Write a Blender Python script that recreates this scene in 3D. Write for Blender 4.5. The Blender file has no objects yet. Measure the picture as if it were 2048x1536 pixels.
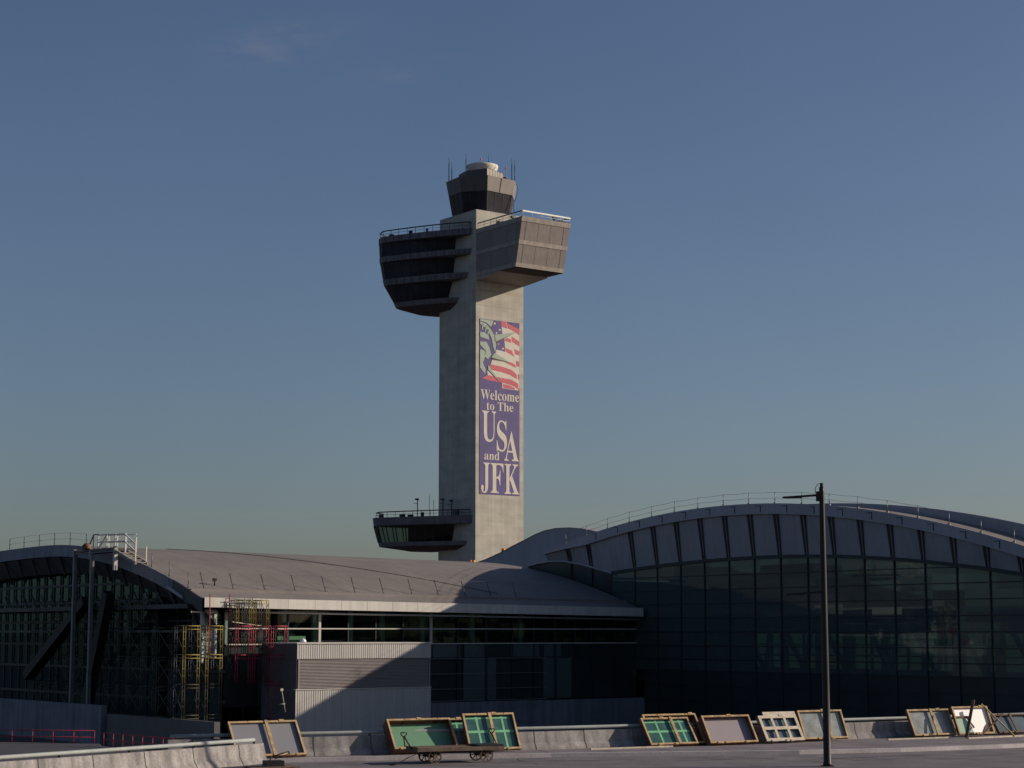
import bpy, bmesh, math, random
from mathutils import Vector, Matrix
R = math.radians
rnd = random.Random(7)
sc = bpy.context.scene
col = sc.collection

# ------------------------------------------------------------------ helpers
class MB:
    """collects shapes, then links them as ONE mesh object"""
    def __init__(s): s.v = []; s.f = []; s.sm = []
    def add(s, vs, fs, smooth=False):
        o = len(s.v); s.v += [tuple(p) for p in vs]
        for f in fs: s.f.append([i + o for i in f]); s.sm.append(smooth)
        return s
    def box(s, x0, x1, y0, y1, z0, z1):
        x0, x1 = min(x0, x1), max(x0, x1); y0, y1 = min(y0, y1), max(y0, y1); z0, z1 = min(z0, z1), max(z0, z1)
        return s.add([(x0,y0,z0),(x1,y0,z0),(x1,y1,z0),(x0,y1,z0),(x0,y0,z1),(x1,y0,z1),(x1,y1,z1),(x0,y1,z1)],
                     [(0,3,2,1),(4,5,6,7),(0,1,5,4),(1,2,6,5),(2,3,7,6),(3,0,4,7)])
    def hexa(s, bot, top):
        return s.add(list(bot) + list(top), [(0,3,2,1),(4,5,6,7),(0,1,5,4),(1,2,6,5),(2,3,7,6),(3,0,4,7)])
    def loft(s, rings, caps=True, closed=True, smooth=False):
        n = len(rings[0]); o = len(s.v); s.v += [tuple(p) for r in rings for p in r]
        for k in range(len(rings) - 1):
            for i in range(n if closed else n - 1):
                j = (i + 1) % n
                s.f.append([o+k*n+i, o+k*n+j, o+(k+1)*n+j, o+(k+1)*n+i]); s.sm.append(smooth)
        if caps and closed:
            s.f.append([o+i for i in range(n)][::-1]); s.sm.append(False)
            m = o + (len(rings)-1)*n
            s.f.append([m+i for i in range(n)]); s.sm.append(False)
        return s
    def prism(s, poly, z0, z1):
        return s.loft([[(x,y,z0) for x,y in poly], [(x,y,z1) for x,y in poly]])
    def tube(s, p, q, r, n=8, r2=None):
        p, q = Vector(p), Vector(q); d = (q-p)
        if d.length < 1e-6: return s
        d.normalize(); a = d.orthogonal().normalized(); b = d.cross(a)
        r2 = r if r2 is None else r2
        ring = lambda c, rr: [c + a*math.cos(2*math.pi*i/n)*rr + b*math.sin(2*math.pi*i/n)*rr for i in range(n)]
        return s.loft([ring(p, r), ring(q, r2)], smooth=n > 5)
    def path(s, pts, r, n=8):
        P = [Vector(p) for p in pts]; rings = []
        if (P[0]-P[-1]).length < 1e-5 or any((b-a).length < 1e-6 for a, b in zip(P, P[1:])):
            for p, q in zip(P, P[1:]): s.tube(p, q, r, n)
            return s
        a = (P[1]-P[0]).normalized().orthogonal().normalized()
        for i, p in enumerate(P):
            d = (P[min(i+1,len(P)-1)]-P[max(i-1,0)]).normalized()
            a = (a - d*a.dot(d)).normalized(); b = d.cross(a)
            rings.append([p + a*math.cos(2*math.pi*k/n)*r + b*math.sin(2*math.pi*k/n)*r for k in range(n)])
        return s.loft(rings, smooth=True)
    def bar(s, p, q, w, h):
        """square bar from p to q"""
        p, q = Vector(p), Vector(q); d = (q-p).normalized()
        up = Vector((0,0,1)) if abs(d.z) < .9 else Vector((1,0,0))
        a = d.cross(up).normalized()*w/2; b = a.cross(d).normalized()*h/2
        return s.loft([[p-a-b, p+a-b, p+a+b, p-a+b], [q-a-b, q+a-b, q+a+b, q-a+b]])
    def lathe(s, c, prof, n=24):
        rings = [[(c[0]+r*math.cos(2*math.pi*i/n), c[1]+r*math.sin(2*math.pi*i/n), c[2]+z) for i in range(n)] for r, z in prof]
        return s.loft(rings, smooth=True)
    def build(s, name, m, parent=None):
        me = bpy.data.meshes.new(name); me.from_pydata(s.v, [], s.f)
        me.polygons.foreach_set('use_smooth', s.sm)
        bm = bmesh.new(); bm.from_mesh(me); bmesh.ops.recalc_face_normals(bm, faces=bm.faces); bm.to_mesh(me); bm.free()
        me.materials.append(m)
        o = bpy.data.objects.new(name, me); col.objects.link(o)
        if parent is not None: o.parent = parent
        return o

def each(name, m, parent, fn, items):
    """one mesh object per item; fn(mesh_builder, item) adds its shape"""
    for it in items:
        b = MB(); fn(b, it); b.build(name, m, parent)
def tag(o, label=None, cat=None, group=None, kind=None):
    for k, v in (('label', label), ('category', cat), ('group', group), ('kind', kind)):
        if v: o[k] = v
    return o
def thing(name, label, cat, loc=(0,0,0), rotz=0, group=None):
    o = bpy.data.objects.new(name, None); col.objects.link(o)
    o.location = loc; o.rotation_euler = (0, 0, rotz); o.empty_display_size = .3
    return tag(o, label, cat, group)
def copy_tree(o, parent=None):
    c = o.copy(); col.objects.link(c); c.parent = parent
    for ch in [x for x in bpy.data.objects if x.parent == o]: copy_tree(ch, c)
    return c
def lerp(a, b, t): return a + (b-a)*t

# ------------------------------------------------------------------ materials
def nt(name):
    m = bpy.data.materials.new(name); m.use_nodes = True
    t = m.node_tree; return m, t, t.nodes['Principled BSDF']
def N(t, typ, **kw):
    n = t.nodes.new(typ)
    for k, v in kw.items():
        if k in n.inputs: n.inputs[k].default_value = v
        else: setattr(n, k, v)
    return n
def mat(name, c, rough=.7, metal=0., var=.18, scale=1.2, bump=0., streak=0., spec=.3, fine=0.):
    """base colour broken up by soft noise, vertical streaks and fine grain"""
    m, t, b = nt(name)
    L = t.links.new
    tc = N(t, 'ShaderNodeTexCoord')
    n1 = N(t, 'ShaderNodeTexNoise', Scale=scale, Detail=6., Roughness=.6); L(tc.outputs['Object'], n1.inputs['Vector'])
    mr = N(t, 'ShaderNodeMapRange'); mr.inputs['From Min'].default_value = .3; mr.inputs['From Max'].default_value = .7
    mr.inputs['To Min'].default_value = 1-var; mr.inputs['To Max'].default_value = 1+var*.8
    L(n1.outputs['Fac'], mr.inputs['Value']); fac = mr.outputs['Result']
    def times(fac, vec, lo, hi, sc_, det=4.):
        mp = N(t, 'ShaderNodeMapping'); mp.inputs['Scale'].default_value = vec; L(tc.outputs['Object'], mp.inputs['Vector'])
        n2 = N(t, 'ShaderNodeTexNoise', Scale=sc_, Detail=det); L(mp.outputs['Vector'], n2.inputs['Vector'])
        m2 = N(t, 'ShaderNodeMapRange'); m2.inputs['From Min'].default_value = .35; m2.inputs['From Max'].default_value = .65
        m2.inputs['To Min'].default_value = lo; m2.inputs['To Max'].default_value = hi
        L(n2.outputs['Fac'], m2.inputs['Value'])
        mu = N(t, 'ShaderNodeMath', operation='MULTIPLY'); L(fac, mu.inputs[0]); L(m2.outputs['Result'], mu.inputs[1]); return mu.outputs[0]
    if streak: fac = times(fac, (2.2, 2.2, .06), 1-streak, 1+streak*.5, 1.3)
    if fine: fac = times(fac, (1, 1, 1), 1-fine, 1+fine, 14., 2.)
    mx = N(t, 'ShaderNodeMix', data_type='RGBA', blend_type='MULTIPLY'); mx.inputs[0].default_value = 1
    mx.inputs[6].default_value = (*c, 1); L(fac, mx.inputs[7]); L(mx.outputs[2], b.inputs['Base Color'])
    b.inputs['Roughness'].default_value = rough; b.inputs['Metallic'].default_value = metal
    b.inputs['Specular IOR Level'].default_value = spec
    if bump:
        bp = N(t, 'ShaderNodeBump', Strength=bump, Distance=.05); L(n1.outputs['Fac'], bp.inputs['Height']); L(bp.outputs['Normal'], b.inputs['Normal'])
    return m

def shaft_concrete():
    """board-marked concrete: pour lifts, vertical board lines, stains"""
    m, t, b = nt('tower_concrete'); L = t.links.new
    tc = N(t, 'ShaderNodeTexCoord'); sp = N(t, 'ShaderNodeSeparateXYZ'); L(tc.outputs['Object'], sp.inputs[0])
    ad = N(t, 'ShaderNodeMath', operation='ADD'); L(sp.outputs[0], ad.inputs[0]); L(sp.outputs[1], ad.inputs[1])
    cb = N(t, 'ShaderNodeCombineXYZ'); L(ad.outputs[0], cb.inputs[0]); L(sp.outputs[2], cb.inputs[1])
    def noise(vec, scale, det, lo, hi):
        mp = N(t, 'ShaderNodeMapping'); mp.inputs['Scale'].default_value = vec; L(cb.outputs[0], mp.inputs['Vector'])
        n = N(t, 'ShaderNodeTexNoise', Scale=scale, Detail=det); L(mp.outputs[0], n.inputs['Vector'])
        r = N(t, 'ShaderNodeMapRange'); r.inputs['From Min'].default_value = .32; r.inputs['From Max'].default_value = .68
        r.inputs['To Min'].default_value = lo; r.inputs['To Max'].default_value = hi; L(n.outputs['Fac'], r.inputs['Value']); return r.outputs[0]
    br = N(t, 'ShaderNodeTexBrick', Scale=1.); L(cb.outputs[0], br.inputs['Vector'])
    br.inputs['Color1'].default_value = (.93,.93,.93,1); br.inputs['Color2'].default_value = (1,1,1,1); br.inputs['Mortar'].default_value = (.80,.79,.78,1)
    br.inputs['Mortar Size'].default_value = .025; br.inputs['Brick Width'].default_value = 4.0; br.inputs['Row Height'].default_value = 1.83; br.offset = .0
    br.inputs['Mortar Smooth'].default_value = .4
    cur = br.outputs['Color']
    for args in (((3.2,.10,1), 1.4, 5, .93, 1.03), ((.25,.35,1), 1., 6, .82, 1.08), ((1.0,.02,1), 1.2, 3, .91, 1.04), ((.05,.8,1), 1.1, 3, .95, 1.03)):
        mx = N(t, 'ShaderNodeMix', data_type='RGBA', blend_type='MULTIPLY'); mx.inputs[0].default_value = 1
        L(cur, mx.inputs[6]); L(noise(*args), mx.inputs[7]); cur = mx.outputs[2]
    mx = N(t, 'ShaderNodeMix', data_type='RGBA', blend_type='MULTIPLY'); mx.inputs[0].default_value = 1
    mx.inputs[6].default_value = (.47,.442,.385,1); L(cur, mx.inputs[7]); L(mx.outputs[2], b.inputs['Base Color'])
    b.inputs['Roughness'].default_value = .85; b.inputs['Specular IOR Level'].default_value = .2
    return m

def glass(name, tint, through=.5, rough=.03, refl=.9, r0=.045, pane=None, gtint=(1,1,1), haze_mix=None):
    """sheet glass: part of what lies behind shows through, the rest mirrors the sky"""
    m = bpy.data.materials.new(name); m.use_nodes = True; t = m.node_tree; t.nodes.clear(); L = t.links.new
    out = N(t, 'ShaderNodeOutputMaterial'); tr = N(t, 'ShaderNodeBsdfTransparent'); tr.inputs[0].default_value = (*[x*through for x in tint], 1)
    gl = N(t, 'ShaderNodeBsdfGlossy', Roughness=rough); gl.inputs[0].default_value = (*[refl*x for x in gtint], 1)
    fr = N(t, 'ShaderNodeLayerWeight', Blend=.5); mx = N(t, 'ShaderNodeMixShader')
    pw = N(t, 'ShaderNodeMath', operation='POWER'); L(fr.outputs['Facing'], pw.inputs[0]); pw.inputs[1].default_value = 4.5
    fm = N(t, 'ShaderNodeMapRange'); fm.inputs['To Min'].default_value = r0; fm.inputs['To Max'].default_value = .85; L(pw.outputs[0], fm.inputs['Value'])
    if pane:
        tc = N(t, 'ShaderNodeTexCoord'); dv = N(t, 'ShaderNodeVectorMath', operation='DIVIDE'); L(tc.outputs['Object'], dv.inputs[0]); dv.inputs[1].default_value = pane
        fl = N(t, 'ShaderNodeVectorMath', operation='FLOOR'); L(dv.outputs[0], fl.inputs[0])
        wn = N(t, 'ShaderNodeTexWhiteNoise'); L(fl.outputs[0], wn.inputs['Vector'])
        sb = N(t, 'ShaderNodeVectorMath', operation='SUBTRACT'); L(wn.outputs['Color'], sb.inputs[0]); sb.inputs[1].default_value = (.5,.5,.5)
        sc_ = N(t, 'ShaderNodeVectorMath', operation='SCALE'); L(sb.outputs[0], sc_.inputs[0]); sc_.inputs['Scale'].default_value = .022
        ge = N(t, 'ShaderNodeNewGeometry'); ad = N(t, 'ShaderNodeVectorMath', operation='ADD'); L(ge.outputs['Normal'], ad.inputs[0]); L(sc_.outputs[0], ad.inputs[1]); L(ad.outputs[0], gl.inputs['Normal'])
        vr = N(t, 'ShaderNodeMapRange'); vr.inputs['To Min'].default_value = .72; vr.inputs['To Max'].default_value = 1.2; L(wn.outputs['Value'], vr.inputs['Value'])
        vm = N(t, 'ShaderNodeMath', operation='MULTIPLY'); L(fm.outputs[0], vm.inputs[0]); L(vr.outputs[0], vm.inputs[1]); L(vm.outputs[0], mx.inputs[0])
    else:
        L(fm.outputs[0], mx.inputs[0])
    L(tr.outputs[0], mx.inputs[1]); L(gl.outputs[0], mx.inputs[2])
    if haze_mix:                                       # painted haze: diffuse teal mixed in to lift and flatten the dark glass
        df = N(t, 'ShaderNodeBsdfDiffuse'); df.inputs[0].default_value = (*haze_mix[1:], 1); m2 = N(t, 'ShaderNodeMixShader'); m2.inputs[0].default_value = haze_mix[0]
        L(mx.outputs[0], m2.inputs[1]); L(df.outputs[0], m2.inputs[2]); L(m2.outputs[0], out.inputs[0])
    else:
        L(mx.outputs[0], out.inputs[0])
    return m

M = dict(
    concrete=shaft_concrete(),
    ledge=mat('ledge_concrete', (.145,.135,.15), .8, var=.22, scale=.5, streak=.2),
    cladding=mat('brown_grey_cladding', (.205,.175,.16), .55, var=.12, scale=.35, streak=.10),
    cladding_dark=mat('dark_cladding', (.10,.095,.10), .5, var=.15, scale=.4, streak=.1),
    trim=mat('pale_trim', (.33,.29,.255), .7, var=.15, scale=.8, streak=.2),
    joint=mat('joint_dark', (.05,.045,.045), .8),
    dark_glass=mat('dark_window_glass', (.036,.033,.042), .3, var=.35, scale=.25, spec=.06),
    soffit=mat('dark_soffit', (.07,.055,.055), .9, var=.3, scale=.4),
    white_metal=mat('white_paint', (.75,.74,.70), .4, var=.06),
    steel=mat('grey_steel', (.16,.16,.17), .45, .3, var=.2, scale=2),
    dark_steel=mat('dark_steel', (.05,.05,.056), .5, .2, var=.25, scale=2),
    radome=mat('radome_fibreglass', (.62,.57,.50), .6, var=.07, scale=.6, streak=.08),
    membrane=mat('roof_membrane', (.20,.178,.165), .75, var=.16, scale=.22, streak=.07, fine=.06),
    fascia_grey=mat('blue_grey_fascia', (.32,.32,.355), .5, var=.10, scale=.25, streak=.08),
    band_panel=mat('blue_grey_band_panel', (.285,.285,.31), .5, var=.12, scale=.3, streak=.10),
    fascia_white=mat('pale_fascia', (.56,.535,.49), .5, var=.07, scale=.6, streak=.10),
    corrugated=mat('corrugated_panel', (.46,.435,.41), .55, var=.08, scale=.5, streak=.10),
    louvre=mat('louvre_blade', (.30,.265,.26), .55, var=.08, scale=.8),
    hall_glass=glass('hall_glass', (.40,.66,.56), .62, refl=.9, r0=.11, pane=(50., 2.69, 1.05), gtint=(.62,.80,.82), haze_mix=(.42,.12,.155,.155)),
    wing_glass=glass('strip_glass', (.55,.74,.64), .9, pane=(2.45, 50., 1.06)),
    low_panel=mat('dark_green_spandrel', (.030,.040,.042), .3, var=.3, scale=.3, spec=.2),
    pier_panel=mat('green_pier_panel', (.075,.105,.095), .4, var=.15, scale=.4),
    mullion=mat('mullion_metal', (.028,.035,.04), .5, .2, var=.2),
    pale_mullion=mat('pale_mullion', (.50,.48,.44), .5, var=.08),
    interior=mat('interior_plaster', (.20,.22,.205), .9, var=.2, scale=.4),
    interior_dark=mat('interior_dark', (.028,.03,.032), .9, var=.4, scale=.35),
    column=mat('interior_column', (.42,.50,.46), .7, var=.1),
    wall_blue=mat('site_wall_concrete', (.20,.20,.225), .85, var=.2, scale=.5, streak=.2),
    barrier=mat('barrier_concrete', (.275,.258,.25), .9, var=.22, scale=1.4, streak=.34, fine=.12, bump=.1),
    pipe=mat('galvanised_pipe', (.30,.325,.315), .6, 0., var=.14, scale=3),
    asphalt=mat('road_surface', (.145,.13,.14), .9, var=.36, scale=.55, fine=.16, bump=.2),
    pavement=mat('pavement_concrete', (.175,.155,.17), .9, var=.30, scale=.5, fine=.10, bump=.1),
    kerb=mat('kerb_concrete', (.42,.38,.38), .9, var=.20, scale=.7, fine=.1),
    ground=mat('site_ground', (.075,.068,.066), .95, var=.35, scale=.08, fine=.2),
    deck=mat('deck_shade_tar', (.065,.064,.08), .9, var=.25, scale=.4, fine=.1),  # shade over the deck put into this bluish dark; also tar patches
    wood=mat('crate_timber', (.44,.305,.165), .8, var=.4, scale=3., fine=.12),
    wood_dark=mat('crate_timber_dark', (.16,.075,.045), .85, var=.3, scale=3., fine=.1),
    wood_white=mat('whitewashed_timber', (.55,.48,.38), .85, var=.22, scale=4., fine=.15),
    old_wood=mat('weathered_timber', (.15,.105,.08), .9, var=.35, scale=4., fine=.1),
    panel_grey=mat('grey_sheet', (.215,.215,.235), .45, var=.05, scale=.5),
    panel_mauve=mat('mauve_sheet', (.26,.225,.25), .5, var=.05, scale=.5),
    panel_green=mat('green_sheet', (.13,.27,.17), .5, var=.07, scale=.5),
    pane_teal=mat('teal_pane', (.045,.115,.105), .12, var=.35, scale=1.6, spec=.5),
    pane_pale=mat('pale_dusty_pane', (.25,.27,.26), .2, var=.4, scale=2.2, spec=.5),
    pane_blue=mat('blue_pane', (.10,.14,.17), .2, var=.3, scale=1.5, spec=.5),
    glint_pane=mat('white_glint_pane', (.93,.92,.88), .3, var=.03, spec=.6),  # white base stands for sky and sun glint off the glass
    tape=mat('green_tape', (.15,.40,.22), .6, var=.2, scale=3.),
    yellow=mat('yellow_scaffold_paint', (.25,.19,.04), .5, var=.2, scale=3.),
    yellow_shade=mat('yellow_scaffold_shade', (.055,.047,.018), .6, var=.25, scale=3.),  # lower lifts of the yellow scaffolds, their shade put into the colour
    dim_steel=mat('dusty_scaffold_steel', (.13,.12,.085), .7, var=.4, scale=2.),
    dark_red=mat('dark_red_paint', (.10,.012,.018), .6, var=.25, scale=3.),
    red=mat('red_paint', (.33,.03,.05), .5, var=.2, scale=3.),
    amber=mat('amber_lens', (.80,.30,.05), .35, var=.15, scale=6.),
    black_iron=mat('black_iron', (.018,.017,.018), .55, .2, var=.3),
    pole=mat('bronze_lamp_post', (.020,.016,.015), .5, .1, var=.15, scale=1.5),
    lens=mat('lamp_lens', (.55,.55,.5), .2),
    b_purple=mat('banner_purple', (.098,.078,.205), .7, var=.12, scale=.35, streak=.06, fine=.06),
    b_cream=mat('banner_cream', (.57,.525,.455), .7, var=.08, scale=.5, fine=.05),
    b_red=mat('banner_red', (.50,.115,.145), .7, var=.10, scale=.5, fine=.05),
    b_green=mat('banner_pale_green', (.32,.385,.32), .7, var=.08, scale=.5, fine=.05),
    b_dark=mat('banner_brown', (.10,.075,.075), .8),
    blue_dark=mat('dark_blue_plastic', (.018,.018,.05), .4),
    netting=mat('debris_netting', (.03,.045,.042), .95, var=.5, scale=.35),
    rust=mat('rust_plywood', (.20,.10,.06), .9, var=.4, scale=1.),
)

ANG = R(36.87)
# ================================================================== CONTROL TOWER
GZ = -3.0
TX, TY = -7.27, 378.0
tower = thing('control_tower', 'tall square concrete control tower with cantilevered galleries and a dark faceted cab on top', 'control tower', (TX,TY,0), ANG)
MB().box(0, 12, 0, 12.9, GZ, 89.85).build('shaft', M['concrete'], tower)
m = MB()
m.box(.6, 11.2, -.02, -.002, 73.1, 73.5); m.box(.2, 11.9, -.02, -.002, 70.25, 70.32)
m.build('construction_joint', mat('stain', (.40,.34,.28), .9, var=.2), tower)

# ---- cantilevered equipment block on the sunlit side
def blk(z):                                    # outer v of the block at height z
    return lerp(-13.26, -15.54, (z-75.75)/(85.75-75.75))
blk_ob = MB().hexa([(.0,blk(75.95),75.95),(12.0,blk(75.95),75.95),(12.0,-.01,75.95),(.0,-.01,75.95)],
                   [(.0,blk(85.3),85.3),(12.0,blk(85.3),85.3),(12.0,-.01,85.3),(.0,-.01,85.3)]).build('equipment_block', M['cladding'], tower)
for z0, z1 in ((75.95,76.75),(80.35,81.15),(84.75,85.7)):
    e = .09
    b = MB().hexa([(-e,blk(z0)-e,z0),(12+e,blk(z0)-e,z0),(12+e,-.02,z0),(-e,-.02,z0)], [(-e,blk(z1)-e,z1),(12+e,blk(z1)-e,z1),(12+e,-.02,z1),(-e,-.02,z1)])
    b.build('trim_band', M['trim'], blk_ob)
m = MB()
for z0, z1 in ((76.75,80.35),(81.15,84.75)):
    for u in (1.2, 4.3, 7.4, 10.6):
        w = .045 if u in (1.2, 10.6) else .012
        m.hexa([(u-w,blk(z0)-.02,z0),(u+w,blk(z0)-.02,z0),(u+w,blk(z0)+.05,z0),(u-w,blk(z0)+.05,z0)], [(u-w,blk(z1)-.02,z1),(u+w,blk(z1)-.02,z1),(u+w,blk(z1)+.05,z1),(u-w,blk(z1)+.05,z1)])
    for v in (-5.2,-10.4): m.box(-.02, .05, v-.02, v+.02, z0, z1)
m.build('panel_joint', M['joint'], blk_ob)
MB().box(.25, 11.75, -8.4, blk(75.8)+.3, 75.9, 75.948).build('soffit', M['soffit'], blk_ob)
MB().hexa([(.0,-8.4,75.75),(12,-8.4,75.75),(12,-.02,75.15),(0,-.02,75.15)], [(0,-8.4,75.94),(12,-8.4,75.94),(12,-.02,75.94),(0,-.02,75.94)]).build('haunch', M['trim'], blk_ob)

def rail(parent, pts, z0, h, mp, r=.13, posts=True, step=2.0, name='railing', mid=True, thin=.035):
    m = MB()
    for (x0,y0,x1,y1) in [(a[0],a[1],b[0],b[1]) for a, b in zip(pts, pts[1:])]:
        m.tube((x0,y0,z0+h),(x1,y1,z0+h), r, 8)
        if mid: m.tube((x0,y0,z0+h*.5),(x1,y1,z0+h*.5), thin, 6)
        n = max(1, int(math.hypot(x1-x0,y1-y0)/step))
        for k in range(n+1):
            x, y = lerp(x0,x1,k/n), lerp(y0,y1,k/n); m.tube((x,y,z0),(x,y,z0+h), thin*1.4, 6)
    return m.build(name, mp, parent)
rail(tower, [(.1,-15.5),(11.9,-15.5)], 85.7, 1.0, M['white_metal'], r=.07, thin=.03)
MB().box(.0,12.0,-15.62,-15.38,86.62,86.92).build('top_rail', M['white_metal'], tower)
rail(tower, [(.1,-.5),(.1,-15.3)], 85.7, 1.15, M['steel'], r=.13)
rail(tower, [(11.9,-.5),(11.9,-15.3)], 85.7, 1.15, M['steel'], r=.13)
for bxs in (((2.2,3.4,-5.0,-3.8,85.7,86.9),), ((5,6.2,-4,-2.6,85.7,86.6),), ((3.08,3.32,-8.12,-7.88,85.7,87.0),(2.9,3.5,-8.3,-7.7,87.0,87.5)),
            ((8.5,8.7,-14.7,-14.5,85.7,86.3),(8.1,9.2,-14.9,-14.4,86.3,86.75)), ((10.4,11.4,-14.9,-14.5,85.7,86.1),)):
    m = MB()
    for b in bxs: m.box(*b)
    m.build('roof_equipment', M['dark_steel'], tower)
MB().lathe((4.4,-7.2,85.9), [(.05,0),(.42,.12),(.45,.7),(.1,.95)], 12).build('floodlight', M['white_metal'], tower)

# ---- curved galleries: plan of the outer edge, pulled in towards the bottom
PLAN = [(0,1.25),(-1.4,2.9),(-3.0,5.3),(-4.9,8.7),(-6.7,12.4),(-8.4,16.2),(-9.84,20.0),(-9.0,22.4),(-6.0,24.2),(-1,24.6),(3.0,23.4),(4.0,18.0),(4.0,12.95),(.02,12.95)]
GLZ  = [(0,7.2),(-3.1,9.5),(-5.6,12.6),(-7.8,16.3),(-9.78,19.95),(-8.95,22.35),(-5.97,24.13),(-1,24.53),(2.95,23.35),(3.95,18.0),(3.95,12.95),(.02,12.95)]
def sp(plan, s, va=16.3, k=1.):
    out = []
    for u, v in plan:
        if u >= -.001 and v < 13.2 and v > 12: out.append((u, v)); continue
        vv = va + (v-va)*s
        out.append((u*s*k if u < 0 else u, vv))
    out[0] = (-.003, out[0][1]); out[-1] = (-.003, 12.95)
    return out
def ring(plan, z): return [(u,v,z) for u,v in plan]
gal = MB().loft([ring(sp(PLAN,1.),84.95), ring(sp(PLAN,1.),86.2)]).build('gallery', M['ledge'], tower)
for z0, z1, s0, s1 in ((80.9,82.0,.975,.985),(76.1,77.3,.885,.915),(71.55,72.55,.655,.70)):
    MB().loft([ring(sp(PLAN,s0),z0), ring(sp(PLAN,s1),z1)]).build('ledge', M['ledge'], gal)
for z0, z1, s0, s1 in ((82.0,84.95,.985,1.),(77.3,80.9,.915,.975),(72.55,76.1,.70,.885)):
    MB().loft([ring(sp(GLZ,s0),z0), ring(sp(GLZ,s1),z1)], caps=False).build('window_band', M['dark_glass'], gal)
und = sp(PLAN,.64)
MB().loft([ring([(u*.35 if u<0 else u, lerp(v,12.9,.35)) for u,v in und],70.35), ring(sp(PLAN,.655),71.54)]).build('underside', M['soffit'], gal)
m = MB()
for z0, z1, s in ((84.95,86.2,1.),(81.0,81.95,.982),(76.2,77.2,.905)):
    for (a, b) in zip(sp(PLAN,s)[:7], sp(PLAN,s)[1:7]):
        for t in (.25,.75):
            u, v = lerp(a[0],b[0],t), lerp(a[1],b[1],t); m.box(u-.05,u+.02,v-.035,v+.035,z0+.05,z1-.02)
m.build('panel_joint', M['joint'], gal)
m = MB()
for z0, z1, s0, s1 in ((82.0,84.95,.985,1.),(77.3,80.9,.915,.975),(72.55,76.1,.70,.885)):
    a, b = sp(GLZ,s0), sp(GLZ,s1)
    for k in range(1, 5):
        for t in (0,.5):
            p = (lerp(a[k][0],a[k+1][0],t)-.05, lerp(a[k][1],a[k+1][1],t), z0); q = (lerp(b[k][0],b[k+1][0],t)-.05, lerp(b[k][1],b[k+1][1],t), z1)
            m.bar(p, q, .12, .12)
m.build('window_frame', M['mullion'], gal)
rail(tower, [(u*.96, v) for u, v in [(-.2,1.6)]+PLAN[1:9]], 86.2, 1.25, M['dark_steel'], r=.13, step=1.7)
each('roof_equipment', M['dark_steel'], tower, lambda m, p: m.box(p[0]-p[2]/2,p[0]+p[2]/2,p[1]-p[2]/2,p[1]+p[2]/2,86.2,86.2+p[3]), ((-6.2,14.6,.6,.9),(-8.3,18.6,.8,.5),(-2.2,9.5,.5,.6),(-4.4,11.2,.35,1.0)))

# ---- lower cab
K2 = 1.065
low = MB().loft([ring(sp(PLAN,1.0,18,K2),26.2), ring(sp(PLAN,1.02,18,K2),27.8)]).build('ramp_cab', M['ledge'], tower)
MB().loft([ring(sp(PLAN,.885,18,K2),21.95), ring(sp(PLAN,.91,18,K2),22.8)]).build('ledge', M['ledge'], low)
und = sp(PLAN,.86,18,K2)
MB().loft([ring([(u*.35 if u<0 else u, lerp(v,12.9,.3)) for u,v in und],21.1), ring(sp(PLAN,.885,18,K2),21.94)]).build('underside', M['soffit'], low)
MB().loft([ring(sp(GLZ,.91,18,K2),22.8), ring(sp(GLZ,1.0,18,K2),26.2)], caps=False).build('window_band', glass('cab_glass', (.45,.55,.5), .7), low)
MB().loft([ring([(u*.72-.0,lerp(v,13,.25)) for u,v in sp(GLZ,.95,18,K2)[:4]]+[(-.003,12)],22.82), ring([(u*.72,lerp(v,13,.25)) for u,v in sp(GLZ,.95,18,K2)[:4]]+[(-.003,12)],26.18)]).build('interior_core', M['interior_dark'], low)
m = MB(); a, b = sp(GLZ,.91,18,K2), sp(GLZ,1.0,18,K2)
for k in range(0, 8):
    for t in (0,.5):
        m.bar((lerp(a[k][0],a[k+1][0],t)-.04, lerp(a[k][1],a[k+1][1],t), 22.8), (lerp(b[k][0],b[k+1][0],t)-.04, lerp(b[k][1],b[k+1][1],t), 26.2), .16, .16)
m.build('window_frame', M['mullion'], low)
rail(tower, [(u*1.0, v) for u, v in [(-.3,1.4)]+PLAN[1:9]], 27.8, 1.15, M['dark_steel'], r=.11, step=1.8)
each('roof_equipment', M['dark_steel'], tower, lambda m, p: m.box(p[0]-p[2]/2,p[0]+p[2]/2,p[1]-p[2]/2,p[1]+p[2]/2,27.8,27.8+p[3]), ((-9.6,19.6,.7,.7),(-7.2,15.4,.9,.6),(-6.2,13.9,.9,.5),(-5.0,11.4,.5,.9),(-1.9,4.0,1.0,1.1)))
for (u,v,h,k) in ((-5.4,12.6,3.4,1),(-3.9,10.5,4.3,0),(-3.4,9.7,3.4,0),(-2.6,7.6,3.2,1),(-1.6,6.0,2.9,1)):
    m = MB().tube((u,v,27.8),(u,v,27.8+h), .1 if k else .05, 6)
    if k: m.box(u-.45,u+.2,v-.25,v+.25,27.8+h,27.8+h+.35); m.bar((u,v,27.8+h*.8),(u-.5,v+.6,27.8+h*.8),.1,.1)
    m.build('antenna_mast', M['dark_steel'], tower)

# ---- top cab (faceted), angles are measured round the tower from the side that faces the road
CA = [(9.5,1.),(69,.95),(110,1.),(178,1.),(235,1.),(279,1.),(322,1.)]
def octo(r, scale=None):
    out = []
    for k, (a, f) in enumerate(CA):
        rr = r*(scale[k] if scale else f); x, y = math.sin(R(a))*rr, -math.cos(R(a))*rr        # in world axes
        out.append((6 + x*math.cos(ANG)+y*math.sin(ANG), 6.2 - x*math.sin(ANG)+y*math.cos(ANG)))
    return out
cab = MB().loft([ring(octo(7.02),94.15), ring(octo(7.6),97.2)]).build('cab', M['cladding_dark'], tower)
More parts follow.
